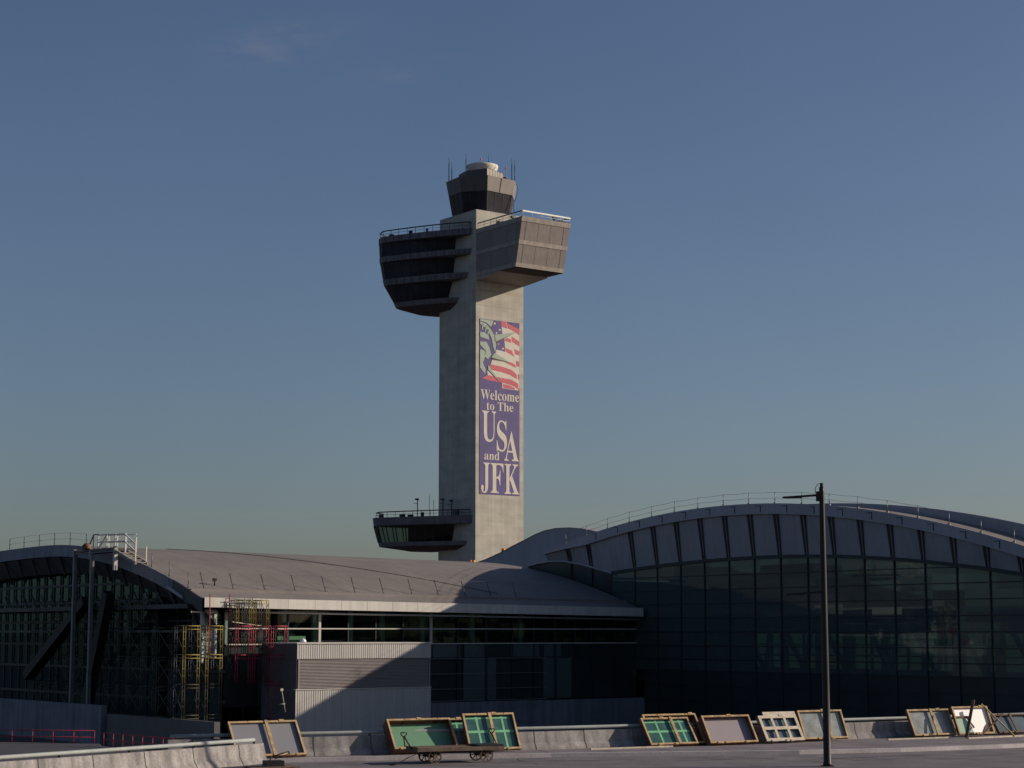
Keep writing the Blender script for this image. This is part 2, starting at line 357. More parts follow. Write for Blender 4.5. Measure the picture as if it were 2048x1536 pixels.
# lighter brown skin on the sunlit faces: sunlight put into the band's colour
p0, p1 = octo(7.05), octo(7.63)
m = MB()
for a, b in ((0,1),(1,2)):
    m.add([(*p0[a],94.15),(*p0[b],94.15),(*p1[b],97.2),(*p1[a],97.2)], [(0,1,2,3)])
m.build('sunlit_cladding', M['cladding'], cab)
m = MB()
for t in (.48,):
    m.bar((lerp(p0[0][0],p0[1][0],t),lerp(p0[0][1],p0[1][1],t)-.02,94.2),(lerp(p1[0][0],p1[1][0],t+.03),lerp(p1[0][1],p1[1][1],t+.03)-.02,97.15),.12,.06)
m.build('panel_joint', M['joint'], cab)
MB().loft([ring(octo(6.2),90.0), ring(octo(6.9),94.15)]).build('window_band', M['dark_glass'], cab)
m = MB(); a, b = octo(6.22), octo(6.92)
for k in range(7):
    for t in (0,.33,.66):
        j = (k+1) % 7
        m.bar((lerp(a[k][0],a[j][0],t),lerp(a[k][1],a[j][1],t),90.2),(lerp(b[k][0],b[j][0],t),lerp(b[k][1],b[j][1],t),94.1),.1,.1)
m.build('window_frame', M['mullion'], cab)
PS = [.88,.62,.6,.7,.7,.66,.72]
ph = MB().loft([ring(octo(7.4,PS),97.2), ring(octo(7.4,PS),98.25)]).build('penthouse', M['cladding_dark'], cab)
MB().loft([ring(octo(7.45,PS),98.25), ring(octo(7.45,PS),98.9)]).build('parapet', M['cladding_dark'], ph)
q0 = octo(7.47,PS)
m = MB().add([(*q0[0],97.3),(*q0[1],97.3),(*q0[1],98.85),(*q0[0],98.85)], [(0,1,2,3)]); m.build('parapet_panel', M['trim'], ph)
m = MB()
for k in range(7):
    t = k/6; m.tube((lerp(q0[0][0],q0[1][0],t),lerp(q0[0][1],q0[1][1],t),97.2),(lerp(q0[0][0],q0[1][0],t),lerp(q0[0][1],q0[1][1],t),99.0),.045,6)
m.tube((*q0[0],99.0),(*q0[1],99.0),.05,6); m.build('railing', M['steel'], ph)
MB().lathe((6,6.2,98.9), [(2.75,0),(2.8,.5),(3.2,1.35),(3.3,1.75),(3.28,2.05),(3.0,2.1),(2.9,1.8),(.2,1.75)], 36).build('radar_drum', M['radome'], tower)
MB().lathe((9.0,2.6,97.2), [(.05,0),(.5,.1),(.55,.9),(.1,1.15)], 12).build('roof_equipment', M['black_iron'], tower)
def at_px(dx, back, z): # world offset from the tower axis, in metres to the right and away
    return (6 + dx*math.cos(ANG)+back*math.sin(ANG), 6.2 - dx*math.sin(ANG)+back*math.cos(ANG), z)
for dx, zb, zt in ((-6.9,96.9,102.4),(-6.3,97.0,101.4),(-3.35,97.2,103.3),(1.3,98.9,102.9),(6.15,97.0,102.2),(6.75,96.9,101.8)):
    MB().tube(at_px(dx,-1.2,zb), at_px(dx,-1.2,zt-1.2), .09, 6).tube(at_px(dx,-1.2,zt-1.2), at_px(dx,-1.2,zt), .05, 6).build('antenna_mast', M['dark_steel'], tower)
for dx, zb, zt in ((-.3,100.6,101.5),(4.9,97.4,99.6)):
    MB().tube(at_px(dx,-2.6,zb), at_px(dx,-2.6,zt), .05, 6).lathe(at_px(dx,-2.6,zt), [(.05,0),(.16,.1),(.16,.35),(.05,.45)], 8).build('obstruction_light', M['b_red'], tower)
m = MB().path([at_px(7.0,-2.4,96.6), at_px(7.5,-2.2,95.4), at_px(7.0,-2.4,93.5), at_px(6.5,-2.5,92.2), at_px(6.6,-2.6,90.5)], .06, 6); m.build('cable', M['dark_steel'], tower)

# ================================================================== BANNER ON THE TOWER
ban = thing('welcome_banner', 'tall purple welcome banner with flag stripes and cream lettering on the sunlit tower face', 'banner', (TX,TY,0), ANG)
def bq(x, y):          # sketch units -> metres on the tower face
    return (.9 + (x-160)/600*10.05, 67.4 - (y - .11*(x-160) - 291)/77.3)
def bpoly(m, pts, d):
    P = [bq(*p) for p in pts]; n = len(P)
    m.add([(u,-d,z) for u,z in P] , [tuple(range(n))])
MB().box(.9, 10.95, -.06, -.004, 32.0, 67.45).build('banner_sheet', M['b_purple'], ban)
m = MB(); bpoly(m, [(476,318),(560,330),(588,440),(705,500),(757,540),(757,1432),(500,1390),(495,1302),(455,1290),(200,1226),(280,1180),(275,1120),(330,1000),(345,945),(400,840),(410,775),(545,812),(530,620),(500,520)], .075)
flag = m.build('flag', M['b_cream'], ban)
PTS = ([(476,317),(555,330),(580,445),(492,415)], [(570,350),(757,455),(757,545),(600,440)], [(530,620),(560,590),(632,610),(632,672),(540,635)], [(640,565),(757,648),(757,725),(645,650)],
    [(545,750),(640,790),(680,890),(560,815)], [(682,765),(757,805),(757,872),(690,850)], [(530,975),(640,985),(695,1020),(705,1068),(600,1012)], [(707,955),(757,970),(757,1052),(710,1040)],
    [(325,1010),(500,1050),(640,1100),(715,1170),(720,1248),(620,1182),(480,1132),(312,1092)], [(732,1165),(757,1180),(757,1270),(738,1242)],
    [(195,1226),(280,1178),(440,1215),(640,1255),(740,1320),(744,1380),(722,1402),(690,1370),(620,1335),(500,1302),(300,1265)], [(508,1322),(600,1340),(690,1392),(690,1412),(520,1388)], [(735,1400),(757,1385),(757,1428),(735,1424)])
each('stripe', M['b_red'], flag, lambda m, p: bpoly(m, p, .09), PTS)
m = MB(); bpoly(m, [(345,322),(476,318),(500,520),(530,620),(545,812),(410,775),(405,660),(330,420)], .09); bpoly(m, [(590,340),(757,358),(757,455),(640,385)], .092)
m.build('canton', M['b_purple'], flag)
m = MB()
for cx, cy, r in ((382,365,24),(458,465,24),(410,515,22),(508,762,24),(440,690,15)):
    pts = []
    for k in range(10):
        a = math.pi/2 + .25 + k*math.pi/5; rr = r if k % 2 == 0 else r*.42
        pts.append((cx+rr*math.cos(a), cy-rr*math.sin(a)))
    each('star', M['b_cream'], flag, lambda m, p: bpoly(m, p, .105), [pts])
m = MB()
for pts in ([(372,560),(716,494),(400,672)], [(332,905),(395,915),(640,988),(345,935)], [(275,1030),(285,1105),(452,1292),(330,1120)]): each('ray_shadow', M['b_dark'], ban, lambda m, p: bpoly(m, p, .12), [pts])
m = MB()
for pts in ([(378,545),(712,497),(402,650)], [(335,892),(385,828),(612,982),(345,905)], [(285,1020),(322,1075),(457,1285),(282,1090)]): each('ray', M['b_green'], ban, lambda m, p: bpoly(m, p, .135), [pts])
m = MB()                                             # plain abstract pale green arcs and leaf shapes
for pts in ([(165,295),(365,320),(328,420),(245,345),(165,325)], [(165,338),(245,362),(335,470),(392,590),(405,700),(392,828),(360,740),(340,610),(280,470),(165,370)],
    [(165,500),(230,505),(290,560),(300,625),(165,575)], [(165,650),(260,655),(300,740),(332,860),(280,930),(235,890),(250,800),(165,700)], [(165,770),(240,800),(235,905),(205,985),(250,1090),(238,1165),(165,1060)],
    [(195,365),(212,372),(205,470),(188,462)], [(245,395),(262,405),(250,500),(236,492)], [(285,450),(300,465),(285,560),(272,540)]):
    each('arc', M['b_green'], ban, lambda m, p: bpoly(m, p, .11), [pts])
def word(chars, u0, u1, z0, z1, label):
    cu = bpy.data.curves.new('lettering', 'FONT'); cu.body = ''.join(chars); cu.resolution_u = 6
    tmp = bpy.data.objects.new('lettering', cu); col.objects.link(tmp); bpy.context.view_layer.update()
    me = bpy.data.meshes.new_from_object(tmp.evaluated_get(bpy.context.evaluated_depsgraph_get()))
    bpy.data.objects.remove(tmp); bpy.data.curves.remove(cu)
    xs = [v.co.x for v in me.vertices]; ys = [v.co.y for v in me.vertices]
    x0, x1, y0, y1 = min(xs), max(xs), min(ys), max(ys)
    for v in me.vertices: v.co = (lerp(u0,u1,(v.co.x-x0)/(x1-x0)), -.10, lerp(z0,z1,(v.co.y-y0)/(y1-y0)))
    me.materials.clear(); me.materials.append(M['b_cream'])
    o = bpy.data.objects.new('lettering', me); col.objects.link(o); o.parent = ban; o['label'] = label; return o
def ser(s): return [chr(0x1D400+ord(c)-65) if c.isupper() else (chr(0x1D41A+ord(c)-97) if c.islower() else c) for c in s]   # bold serif letters
word(ser('Welcome'), 1.15, 10.78, 51.1, 53.1, 'cream word Welcome'); word(ser('to The'), 2.6, 9.35, 49.0, 50.75, 'cream words to The')
word(ser('U'), 1.5, 5.0, 42.55, 48.8, 'large cream letter U'); word(ser('S'), 5.15, 7.75, 40.75, 47.1, 'large cream letter S'); word(ser('A'), 7.05, 10.7, 39.0, 45.0, 'large cream letter A')
word(ser('and'), 2.05, 5.85, 38.95, 40.65, 'cream word and'); word(ser('J'), 1.3, 3.45, 32.25, 38.35, 'large cream letter J'); word(ser('F'), 3.65, 6.85, 32.35, 38.35, 'large cream letter F'); word(ser('K'), 7.15, 10.8, 32.3, 38.35, 'large cream letter K')

# ================================================================== ARCHED HALL (right)
HO = (10.04, 150.0, 0.0)
hall = thing('arched_hall', 'large glazed terminal hall under a wide arched roof with a blue grey band', 'terminal hall', HO, ANG)
def zT(v): return 13.95 - (.0055 if v > -11 else .0056)*(v+11)**2
def zG(v): return 10.12 - (.0024 if v > -14 else .0034)*(v+14)**2
def th(v): return .75 if v < 6 else lerp(.75, .08, (v-6)/5.7)
VS = [11.7 - 1.32*k for k in range(53)]                 # 11.7 .. -57
UF = -.6
BACK = 46.
m = MB()
for a, b in zip(VS, VS[1:]):
    bk = 14.0 if b > -15.5 else 5.0
    m.add([(UF,a,zT(a)),(UF,b,zT(b)),(bk,b,zT(b)),(bk,a,zT(a))], [(0,1,2,3)], True)
    m.add([(UF+.05,a,zT(a)-th(a)),(UF+.05,b,zT(b)-th(b)),(bk,b,zT(b)-th(b)),(bk,a,zT(a)-th(a))], [(3,2,1,0)], True)
    m.add([(bk,a,min(9.1,zT(a)-.1)),(bk,b,min(9.1,zT(b)-.1)),(bk,b,zT(b)),(bk,a,zT(a))], [(0,1,2,3)])  # closing face added so no sun leaks through the hall onto the wing
m.build('roof', M['membrane'], hall)
MB().box(4.9, 14.2, -57, -14.6, 9.0, 9.3).box(13.7, BACK, -57, 12, 8.94, 9.24).build('sun_block_roof', M['membrane'], hall)  # unseen lower roof, added to keep the sun out of the hall
MB().box(4.95, 13.9, -14.8, -14.55, 9.31, 13.7).build('sun_block_wall', M['fascia_grey'], hall)  # added to seal the side of the roof step against sun
def raised(v): return zT(v) + .02 + .95*max(0, min(1, (-13-v)/24))**1.15
m = MB()
RV = [v for v in VS if v < -12.5]
for a, b in zip(RV, RV[1:]):
    m.hexa([(2.6,a,zT(a)+.004),(2.6,b,zT(b)+.004),(2.95,b,zT(b)+.004),(2.95,a,zT(a)+.004)], [(2.6,a,raised(a)),(2.6,b,raised(b)),(2.95,b,raised(b)),(2.95,a,raised(a))])
m.build('roof_fin', M['fascia_grey'], hall)
m = MB()
for a, b in zip(VS, VS[1:]):
    m.add([(UF-.06,a,zT(a)-th(a)),(UF-.06,b,zT(b)-th(b)),(UF-.06,b,zT(b)+.02),(UF-.06,a,zT(a)+.02),(UF+.05,a,zT(a)-th(a)),(UF+.05,b,zT(b)-th(b)),(UF+.05,b,zT(b)+.02),(UF+.05,a,zT(a)+.02)],
          [(0,1,2,3),(4,7,6,5),(0,4,5,1),(3,2,6,7)])
fas = m.build('fascia', M['fascia_grey'], hall)
RIB = [.55 - 2.69*k for k in range(-2, 21)]
m = MB()
for v in RIB:
    if v > 6: continue
    v -= 1.35
    m.box(UF-.085, UF-.05, v-.03, v+.03, zT(v)-.62, zT(v)-.12); m.box(UF-.085, UF-.05, v-.03, v+.5, zT(v)-.16, zT(v)-.12)
m.build('panel_joint', M['joint'], fas)
# band of inclined panels between fascia and glass head
m = MB()
BV = [v for v in VS if v < 3.3]
BV = [3.3] + BV
for a, b in zip(BV, BV[1:]):
    m.add([(-.42,a,zT(a)-.74),(-.42,b,zT(b)-.74),(-.05,b,zG(b)),(-.05,a,zG(a))], [(0,1,2,3)], True)
band = m.build('clerestory_band', M['band_panel'], hall)
for v in RIB:
    if v > 3 or v < -56: continue
    zt, zb = zT(v)-.745, zG(v)+.05
    tl = (v+15)*.004                                # the pairs of ribs lean slightly towards the crown
    for off0, off1, w0, w1 in ((-.20,-.12,.085,.035),(.16,.11,.10,.05)):
        m = MB()
        m.hexa([(-.13,v+off1-w1-tl,zb),(-.13,v+off1+w1-tl,zb),(.0,v+off1+w1-tl,zb),(.0,v+off1-w1-tl,zb)], [(-.50,v+off0-w0+tl,zt),(-.50,v+off0+w0+tl,zt),(-.38,v+off0+w0+tl,zt),(-.38,v+off0-w0+tl,zt)])
        m.build('rib', M['joint'], band)
m = MB()
for a, b in zip(BV, BV[1:]): m.bar((-.08,a,zG(a)-.08),(-.08,b,zG(b)-.08),.22,.24)
m.build('head_rail', M['mullion'], hall)
# glazing
m = MB()
for a, b in zip(BV, BV[1:]): m.add([(0,a,1.75),(0,b,1.75),(0,b,zG(b)),(0,a,zG(a))], [(0,1,2,3)])
m.build('glazing', M['hall_glass'], hall)
MB().box(0, .06, -57, -.4, GZ, 1.74).build('lower_glazing', M['low_panel'], hall)
each('mullion', M['mullion'], hall, lambda m, v: m.box(-.09, -.01, v-.04, v+.04, GZ, zG(v)-.05), [v for v in RIB if v < 3])
m = MB()
for z in (8.85,7.8,6.75,5.7,4.65,3.6,2.6,1.75,.67,-.5):
    va = 3.2; vb = -57
    if z > 8.6:
        vs = [v for v in BV if zG(v) > z+.1]
        if not vs: continue
        va, vb = max(vs), min(vs)
    MB().box(-.055, -.012, va, vb, z-.035, z+.035).build('transom', M['mullion'], hall)
# the band narrows to the roof tip above the low roof; glass below it follows an arched head
TIPB = [(3.3,9.33),(5.2,9.72),(6.95,10.1),(9.2,10.42),(10.6,10.48),(11.6,10.47)]
m = MB()
for (a,za),(b,zb) in zip(TIPB, TIPB[1:]): m.add([(-.42,a,zT(a)-th(a)+.01),(-.42,b,zT(b)-th(b)+.01),(-.05,b,zb),(-.05,a,za)], [(0,1,2,3)])
m.build('clerestory_band', M['band_panel'], hall)
m = MB(); TG = TIPB + [(13.0,10.36),(14.5,10.15)]
for (a,za),(b,zb) in zip(TG, TG[1:]): m.bar((-.08,a,za),(-.08,b,zb),.2,.12)
m.build('head_rail', M['fascia_grey'], hall)
m = MB()
for (a,za),(b,zb) in zip(TG, TG[1:]): m.add([(.05,a,5.5),(.05,b,5.5),(.05,b,zb),(.05,a,za)], [(0,1,2,3)])
m.build('end_glazing', M['low_panel'], hall)
each('mullion', M['mullion'], hall, lambda m, v: m.box(-.06,.04,v-.05,v+.05,5.5,dict(((5.93,9.86),(8.62,10.32)))[v]), (5.93,8.62))
for v, zb in ((5.93,9.9),(8.62,10.35)):
    for d in (-.17,.12):
        MB().hexa([(-.12,v+d-.05,zb),(-.12,v+d+.05,zb),(0,v+d+.05,zb),(0,v+d-.05,zb)], [(-.5,v+d-.12,zT(v)-th(v)),(-.5,v+d+.06,zT(v)-th(v)),(-.38,v+d+.06,zT(v)-th(v)),(-.38,v+d-.12,zT(v)-th(v))]).build('rib', M['joint'], band)

# interior seen through the glass
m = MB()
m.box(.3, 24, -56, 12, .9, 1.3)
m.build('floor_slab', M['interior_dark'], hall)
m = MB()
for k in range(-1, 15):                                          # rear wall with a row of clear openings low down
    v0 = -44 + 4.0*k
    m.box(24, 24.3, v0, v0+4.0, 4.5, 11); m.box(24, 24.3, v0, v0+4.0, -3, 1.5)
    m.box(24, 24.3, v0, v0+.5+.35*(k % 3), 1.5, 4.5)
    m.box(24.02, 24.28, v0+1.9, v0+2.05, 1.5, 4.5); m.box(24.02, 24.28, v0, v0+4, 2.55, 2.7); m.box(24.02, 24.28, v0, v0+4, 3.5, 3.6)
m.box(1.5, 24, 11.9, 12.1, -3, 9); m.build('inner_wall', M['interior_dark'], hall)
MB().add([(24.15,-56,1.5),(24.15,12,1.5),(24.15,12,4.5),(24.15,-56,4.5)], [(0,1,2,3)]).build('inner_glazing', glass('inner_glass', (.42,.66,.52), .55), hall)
for k in range(-2, 12):
    v = -40 + 4.6*k; m = MB()
    m.tube((15,v,1.3),(14,v-1.6,5.2),.22,8); m.tube((15,v,1.3),(14,v+1.6,5.2),.22,8)
    m.build('raking_column', M['interior'], hall)
m = MB()
for k in range(6): m.box(6+.35*k, 6.35+.35*k, -14.6, -12.4, 1.3+.26*k, 1.36+.26*k)
m.build('stair', M['column'], hall)
each('roof_beam', M['interior'], hall, lambda m, v: m.box(1.2,22,v-.12,v+.12,min(zG(v)-.9,7.9),min(zG(v)-.35,8.4)), (-6,-12,-18,-24,-30,-36,-42))
def sv(v): return zT(v)
hst = [.6,-2.09,-4.75,-7.4,-10.2,-12.9,-15.6,-18.3,-20.96,-23.63,-26.3,-28.97,-31.6,-34.2,-36.8,-39.4,3.3,6.0,8.7]
for v in hst:
    h = .85
    m = MB().tube((UF+.1,v,zT(v)),(UF+.1,v,zT(v)+h), .028, 6).box(UF+.05,UF+.15,v-.08,v+.08,zT(v),zT(v)+.12).tube((UF+.1,v,zT(v)+h*.35),(UF+.1,v+.14,zT(v)+h*.35),.02,5)
    m.build('stanchion', M['steel'], hall)
for hh in (.83, .42):
    m = MB(); vs = sorted(hst)
    for a, b in zip(vs, vs[1:]):
        mid = (a+b)/2; zm = (zT(a)+zT(b))/2+hh-.04
        m.tube((UF+.1,a,zT(a)+hh),(UF+.1,mid,zm),.011,5).tube((UF+.1,mid,zm),(UF+.1,b,zT(b)+hh),.011,5)
    m.build('guard_cable', M['steel'], hall)

# ================================================================== REAR ROOF HUMP
hp = [(56,10.6),(53,11.35),(51.3,11.72),(48.2,12.22),(45.5,12.86),(43.3,13.5),(41.2,14.05),(39.6,14.5),(38.0,14.83),(36.2,15.0),(33.8,14.96),(31.8,14.76),(28,14.1),(24,13.0)]
hump = thing('vaulted_building', 'smooth shaded humped roof rising behind the low roof beside the tower base', 'building', HO, ANG)
m = MB()
for (a,za),(b,zb) in zip(hp, hp[1:]):
    m.add([(20,a,za),(20,b,zb),(60,b,zb),(60,a,za)], [(0,1,2,3)], True)
m.build('roof', M['fascia_grey'], hump)
m = MB()
for (a,za),(b,zb) in zip(hp, hp[1:]): m.add([(20.1,a,GZ),(20.1,b,GZ),(20.1,b,zb-.01),(20.1,a,za-.01)], [(0,1,2,3)])
m.build('wall', M['fascia_grey'], hump)
for k, (v, z, big, lab) in enumerate(((51.3,11.72,1,'squat pair of amber lamps at the foot of the humped roof'),(45.7,12.8,0,'small upright amber lamp on the slope of the humped roof'))):
    b = thing('warning_lamp', lab, 'lamp', HO, ANG)
    m = MB()
    for dv in ((-.28,.28) if big else (0,)): m.lathe((20.6,v+dv,z+.08), [(.08,0),(.2,.05),(.22,.32),(.1,.45)], 12)
    m.build('lens', M['amber'], b)
    MB().box(20.3,20.9,v-.6*big-.15,v+.6*big+.15,z-.1,z+.08).build('base', M['black_iron'], b)

# ================================================================== LOW TERMINAL WING (left)
UL = -38.5
wing = thing('terminal_wing', 'low terminal wing with a beige vaulted roof, pale fascia and glass strip', 'terminal building', HO, ANG)
def zE(u): return 6.55 + (-u/38.5)*.42
def zV(u, v): return zE(u) + 4.25*(1-((25-v)/(25 if v < 25 else 55))**2)
m = MB()
US = [UL + 38.2*k/18 for k in range(19)]
WV = [-.55] + [1.25*k for k in range(0, 41)]
for u0, u1 in zip(US, US[1:]):
    for a, b in zip(WV, WV[1:]):
        m.add([(u0,a,zV(u0,a)),(u1,a,zV(u1,a)),(u1,b,zV(u1,b)),(u0,b,zV(u0,b))], [(0,1,2,3)], True)
        if b <= 50: m.add([(u0,a,zV(u0,a)-.35),(u1,a,zV(u1,a)-.35),(u1,b,zV(u1,b)-.35),(u0,b,zV(u0,b)-.35)], [(3,2,1,0)], True)
roof = m.build('roof', M['membrane'], wing)
m = MB()                                                          # standing seams / lap lines in the membrane
for u in US[1:-1:1]:
    for a, b in zip(WV[2:], WV[3:]):
        if b < 26: m.add([(u-.012,a,zV(u,a)+.006),(u+.012,a,zV(u,a)+.006),(u+.012,b,zV(u,b)+.006),(u-.012,b,zV(u,b)+.006)], [(0,1,2,3)])
m.build('roof_seam', mat('seam', (.205,.17,.16), .8), roof)
m = MB(); pts = [(lerp(-30,-12,t), 22-19.5*t**.8) for t in [k/12 for k in range(13)]]
m.path([(u,v,zV(u,v)+.03) for u,v in pts], .022, 5); m.build('roof_cable', M['joint'], roof)
m = MB()                                                          # low upstand / gutter line near the eave
for u0, u1 in zip(US, US[1:]): m.hexa([(u0,1.2,zV(u0,1.2)-.02),(u1,1.2,zV(u1,1.2)-.02),(u1,1.42,zV(u1,1.42)-.02),(u0,1.42,zV(u0,1.42)-.02)], [(u0,1.2,zV(u0,1.2)+.13),(u1,1.2,zV(u1,1.2)+.13),(u1,1.42,zV(u1,1.42)+.13),(u0,1.42,zV(u0,1.42)+.13)])
m.build('gutter', M['membrane'], roof)
m = MB()
for u0, u1 in zip(US, US[1:]):
    m.hexa([(u0+.01,-.75,zE(u0)-.72),(u1-.01,-.75,zE(u1)-.72),(u1-.01,-.56,zE(u1)-.72),(u0+.01,-.56,zE(u0)-.72)], [(u0+.01,-.75,zE(u0)-.06),(u1-.01,-.75,zE(u1)-.06),(u1-.01,-.56,zE(u1)-.06),(u0+.01,-.56,zE(u0)-.06)])
m.build('fascia', M['fascia_white'], wing)
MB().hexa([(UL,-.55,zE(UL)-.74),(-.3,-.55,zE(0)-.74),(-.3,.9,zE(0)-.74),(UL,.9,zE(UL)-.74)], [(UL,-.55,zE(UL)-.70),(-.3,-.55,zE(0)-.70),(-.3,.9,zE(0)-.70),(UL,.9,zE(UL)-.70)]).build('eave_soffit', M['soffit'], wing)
m = MB(); m.tube((-36.4,-.25,5.98),(-.3,-.25,5.60),.07,8); m.build('head_rail', M['pale_mullion'], wing)
# facade glazing
GU0, GU1 = -36.3, -.1
MB().add([(GU0,.5,3.8),(GU1,.5,3.8),(GU1,.5,5.9),(GU0,.5,6.1)], [(0,1,2,3)]).build('glazing', M['wing_glass'], wing)
MB().add([(GU0,.5,-.35),(GU1,.5,-.35),(GU1,.5,3.79),(GU0,.5,3.79)], [(0,1,2,3)]).build('lower_glazing', M['low_panel'], wing)
each('mullion', M['pale_mullion'], wing, lambda m, u: m.box(u-.09,u+.09,.32,.48,3.85,5.95), (-36.26,-28.96,-19.59))
each('mullion', M['mullion'], wing, lambda m, u: m.box(u-.10,u+.10,.32,.48,-.35,5.95), (-14.67,-8.19))
each('thin_mullion', M['mullion'], wing, lambda m, u: m.box(u-.05,u+.05,.36,.48,-.35,5.9), (-17.2,-12.2,-10.2,-6.2,-4.6,-2.3))
each('thin_mullion', M['mullion'], wing, lambda m, u: m.box(u-.04,u+.04,.38,.48,3.8,5.9), (-31.44,-26.6,-24.31,-22.0))
each('transom', M['pale_mullion'], wing, lambda m, z: m.box(GU0, GU1, .30, .44, z-.04, z+.04), (4.86,3.8))
each('lower_transom', M['steel'], wing, lambda m, z: m.box(-19.9, -9.0, .34, .44, z-.03, z+.03), (2.71,1.62,.53,-.33))
for u0, u1 in ((-16.71,-13.75),(-9.29,-6.64)): MB().box(u0,u1,.36,.495,-.3,2.68).build('pier_panel', M['pier_panel'], wing)
each('sill_panel', M['pier_panel'], wing, lambda m, p: m.box(p[0],p[1],.40,.49,2.8,3.75), ((-19.4,-17.0),(-16.6,-14.5),(-12.3,-9.7),(-9.2,-7.6)))
MB().box(-23.3,.1,-.45,.3,GZ,-.42).build('plinth', M['wall_blue'], wing)
MB().box(-22.8,-10.8,-.52,-.46,-1.9,-.38).build('plinth_panel', M['wall_blue'], wing)
# wing interior
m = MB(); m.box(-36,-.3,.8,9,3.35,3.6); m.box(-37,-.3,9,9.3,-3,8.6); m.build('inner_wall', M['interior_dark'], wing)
each('interior_column', M['column'], wing, lambda m, u: m.tube((u,2.4,3.6),(u,2.4,7.0),.22,10), (-33.5,-30.6,-28.2,-25.2,-22.5,-19.0,-14.5,-10.0))
m = MB(); m.box(-33.6,-29.4,1.5,1.7,3.6,4.35); m.box(-30.6,-30.0,1.9,2.4,4.0,4.5); m.bar((-29.6,5,3.7),(-26.8,5,6.6),.5,.3); m.build('counter', mat('pale_green_board', (.42,.50,.38), .8), wing)
m = MB()
for z in (4.6,6.2): m.box(-36,-.3,8.6,8.9,z,z+.25)
for k in range(16): m.box(-36+2.3*k,-35.8+2.3*k,1.0,8.8,6.6,6.9)
m.build('inner_beam', M['interior'], wing)
# stanchions along the eave, leaning back, and up the rake
m2 = []
for u in (-37.25,-35.0,-32.56,-30.14,-27.66,-25.22,-22.8,-20.33,-18.0,-15.55,-13.2,-10.8):
    b = (u, 1.75, zV(u,1.75)); t = (u-.05, 2.25, b[2]+1.12); m2.append(t)
    MB().tube(b, t, .03, 6).box(u-.1,u+.1,1.65,1.85,b[2]-.05,b[2]+.06).tube((u,1.9,b[2]+.35),(u+.18,1.9,b[2]+.32),.02,5).build('stanchion', M['dark_steel'], wing)
m = MB()
for a, b in zip(m2, m2[1:]):
    m.tube(a,b,.007,5)
m.build('guard_cable', M['steel'], wing)
for v in (7.43,4.73,1.9,11.2):
    b = (UL+.15,v,zV(UL,v)); MB().tube(b,(b[0],v,b[2]+1.0),.03,6).tube(b,(b[0],v,b[2]+.2),.055,6).build('stanchion', M['steel'], wing)
ar = []
for v in (33.0,30.1,27.1,24.2,21.3,18.4):
    b = (UL+.15,v,zV(UL,v)); ar.append((b[0],v,b[2]+.95)); MB().tube(b,(b[0],v,b[2]+.95),.028,6).tube((b[0],v,b[2]+.5),(b[0],v-.25,b[2]+.5),.02,5).build('stanchion', M['dark_steel'], wing)
for dz in (0,-.45):
    m = MB()
    for a, b in zip(ar, ar[1:]): m.tube((a[0],a[1],a[2]+dz),(b[0],b[1],b[2]+dz),.009,5)
    m.build('guard_cable', M['steel'], wing)
m = MB().tube((-36.0,2.6,zV(-36,2.6)),(-36.0,2.6,zV(-36,2.6)+.3),.05,6).box(-36.12,-35.88,2.5,2.7,zV(-36,2.6)+.3,zV(-36,2.6)+.5); m.build('roof_vent', M['black_iron'], wing)

# left gable end of the wing
GV = [-.7] + [1.25*k for k in range(0, 41)]
gf = MB(); gd = MB()
for a, b in zip(GV, GV[1:]):
    m = gd if b < 4 else gf
    A0, B0 = zV(UL,max(a,-.5)), zV(UL,max(b,-.5))
    m.add([(UL-.12,a,A0-.85),(UL-.12,b,B0-.85),(UL-.12,b,B0+.03),(UL-.12,a,A0+.03),(UL,a,A0-.85),(UL,b,B0-.85),(UL,b,B0+.03),(UL,a,A0+.03)], [(0,1,2,3),(4,7,6,5),(0,4,5,1),(3,2,6,7)])
gf.build('gable_fascia', mat('gable_fascia_grey', (.20,.20,.235), .6, var=.2, scale=.4, streak=.15), wing); gd.build('gable_end_beam', M['dark_steel'], wing)
MB().bar((UL-.16,4.4,zV(UL,4.4)-.62),(UL-.16,2.1,zV(UL,2.1)-.72),.05,.22).build('flashing', M['fascia_grey'], wing)
m = MB()
for a, b in zip(GV, GV[1:]):
    m.add([(UL+.05,a,zV(UL,max(a,0))-.9),(UL+.05,b,zV(UL,max(b,0))-.9),(UL+1.2,b,zV(UL,max(b,0))-2.1),(UL+1.2,a,zV(UL,max(a,0))-2.1)], [(0,1,2,3)])
m.build('gable_soffit', M['cladding_dark'], wing)
each('gable_rib', M['joint'], wing, lambda m, v: m.bar((UL-.02,v,zV(UL,v)-.9),(UL+.5,v,zV(UL,v)-2.2),.3,.16), [1.2+2.7*k for k in range(17)])
MB().box(UL+2.2,UL+2.3,.9,49,-3,1.9).build('netting', M['netting'], wing)
m = MB()
for a, b in zip(WV[1:], WV[2:]): m.add([(UL+2.25,a,1.9),(UL+2.25,b,1.9),(UL+2.25,b,zV(UL,b)-1.6),(UL+2.25,a,zV(UL,a)-1.6)], [(0,1,2,3)])
m.build('gable_glazing', glass('gable_glass', (.50,.80,.72), .8, r0=.05, gtint=(.5,.8,.85), haze_mix=(.14,.08,.12,.12)), wing)
m = MB()
for v in [1.0+1.55*k for k in range(31)]: m.box(UL+2.1,UL+2.2,v-.06,v+.06,-3,zV(UL,v)-1.6)
for z in (0,2.0,3.7,5.4,6.9,8.2):
    vs = [v for v in WV[1:] if zV(UL,v)-1.6 > z]; m.box(UL+2.08,UL+2.18,min(vs),max(vs),z-.09,z+.09)
m.build('gable_mullion', M['mullion'], wing)
m = MB()
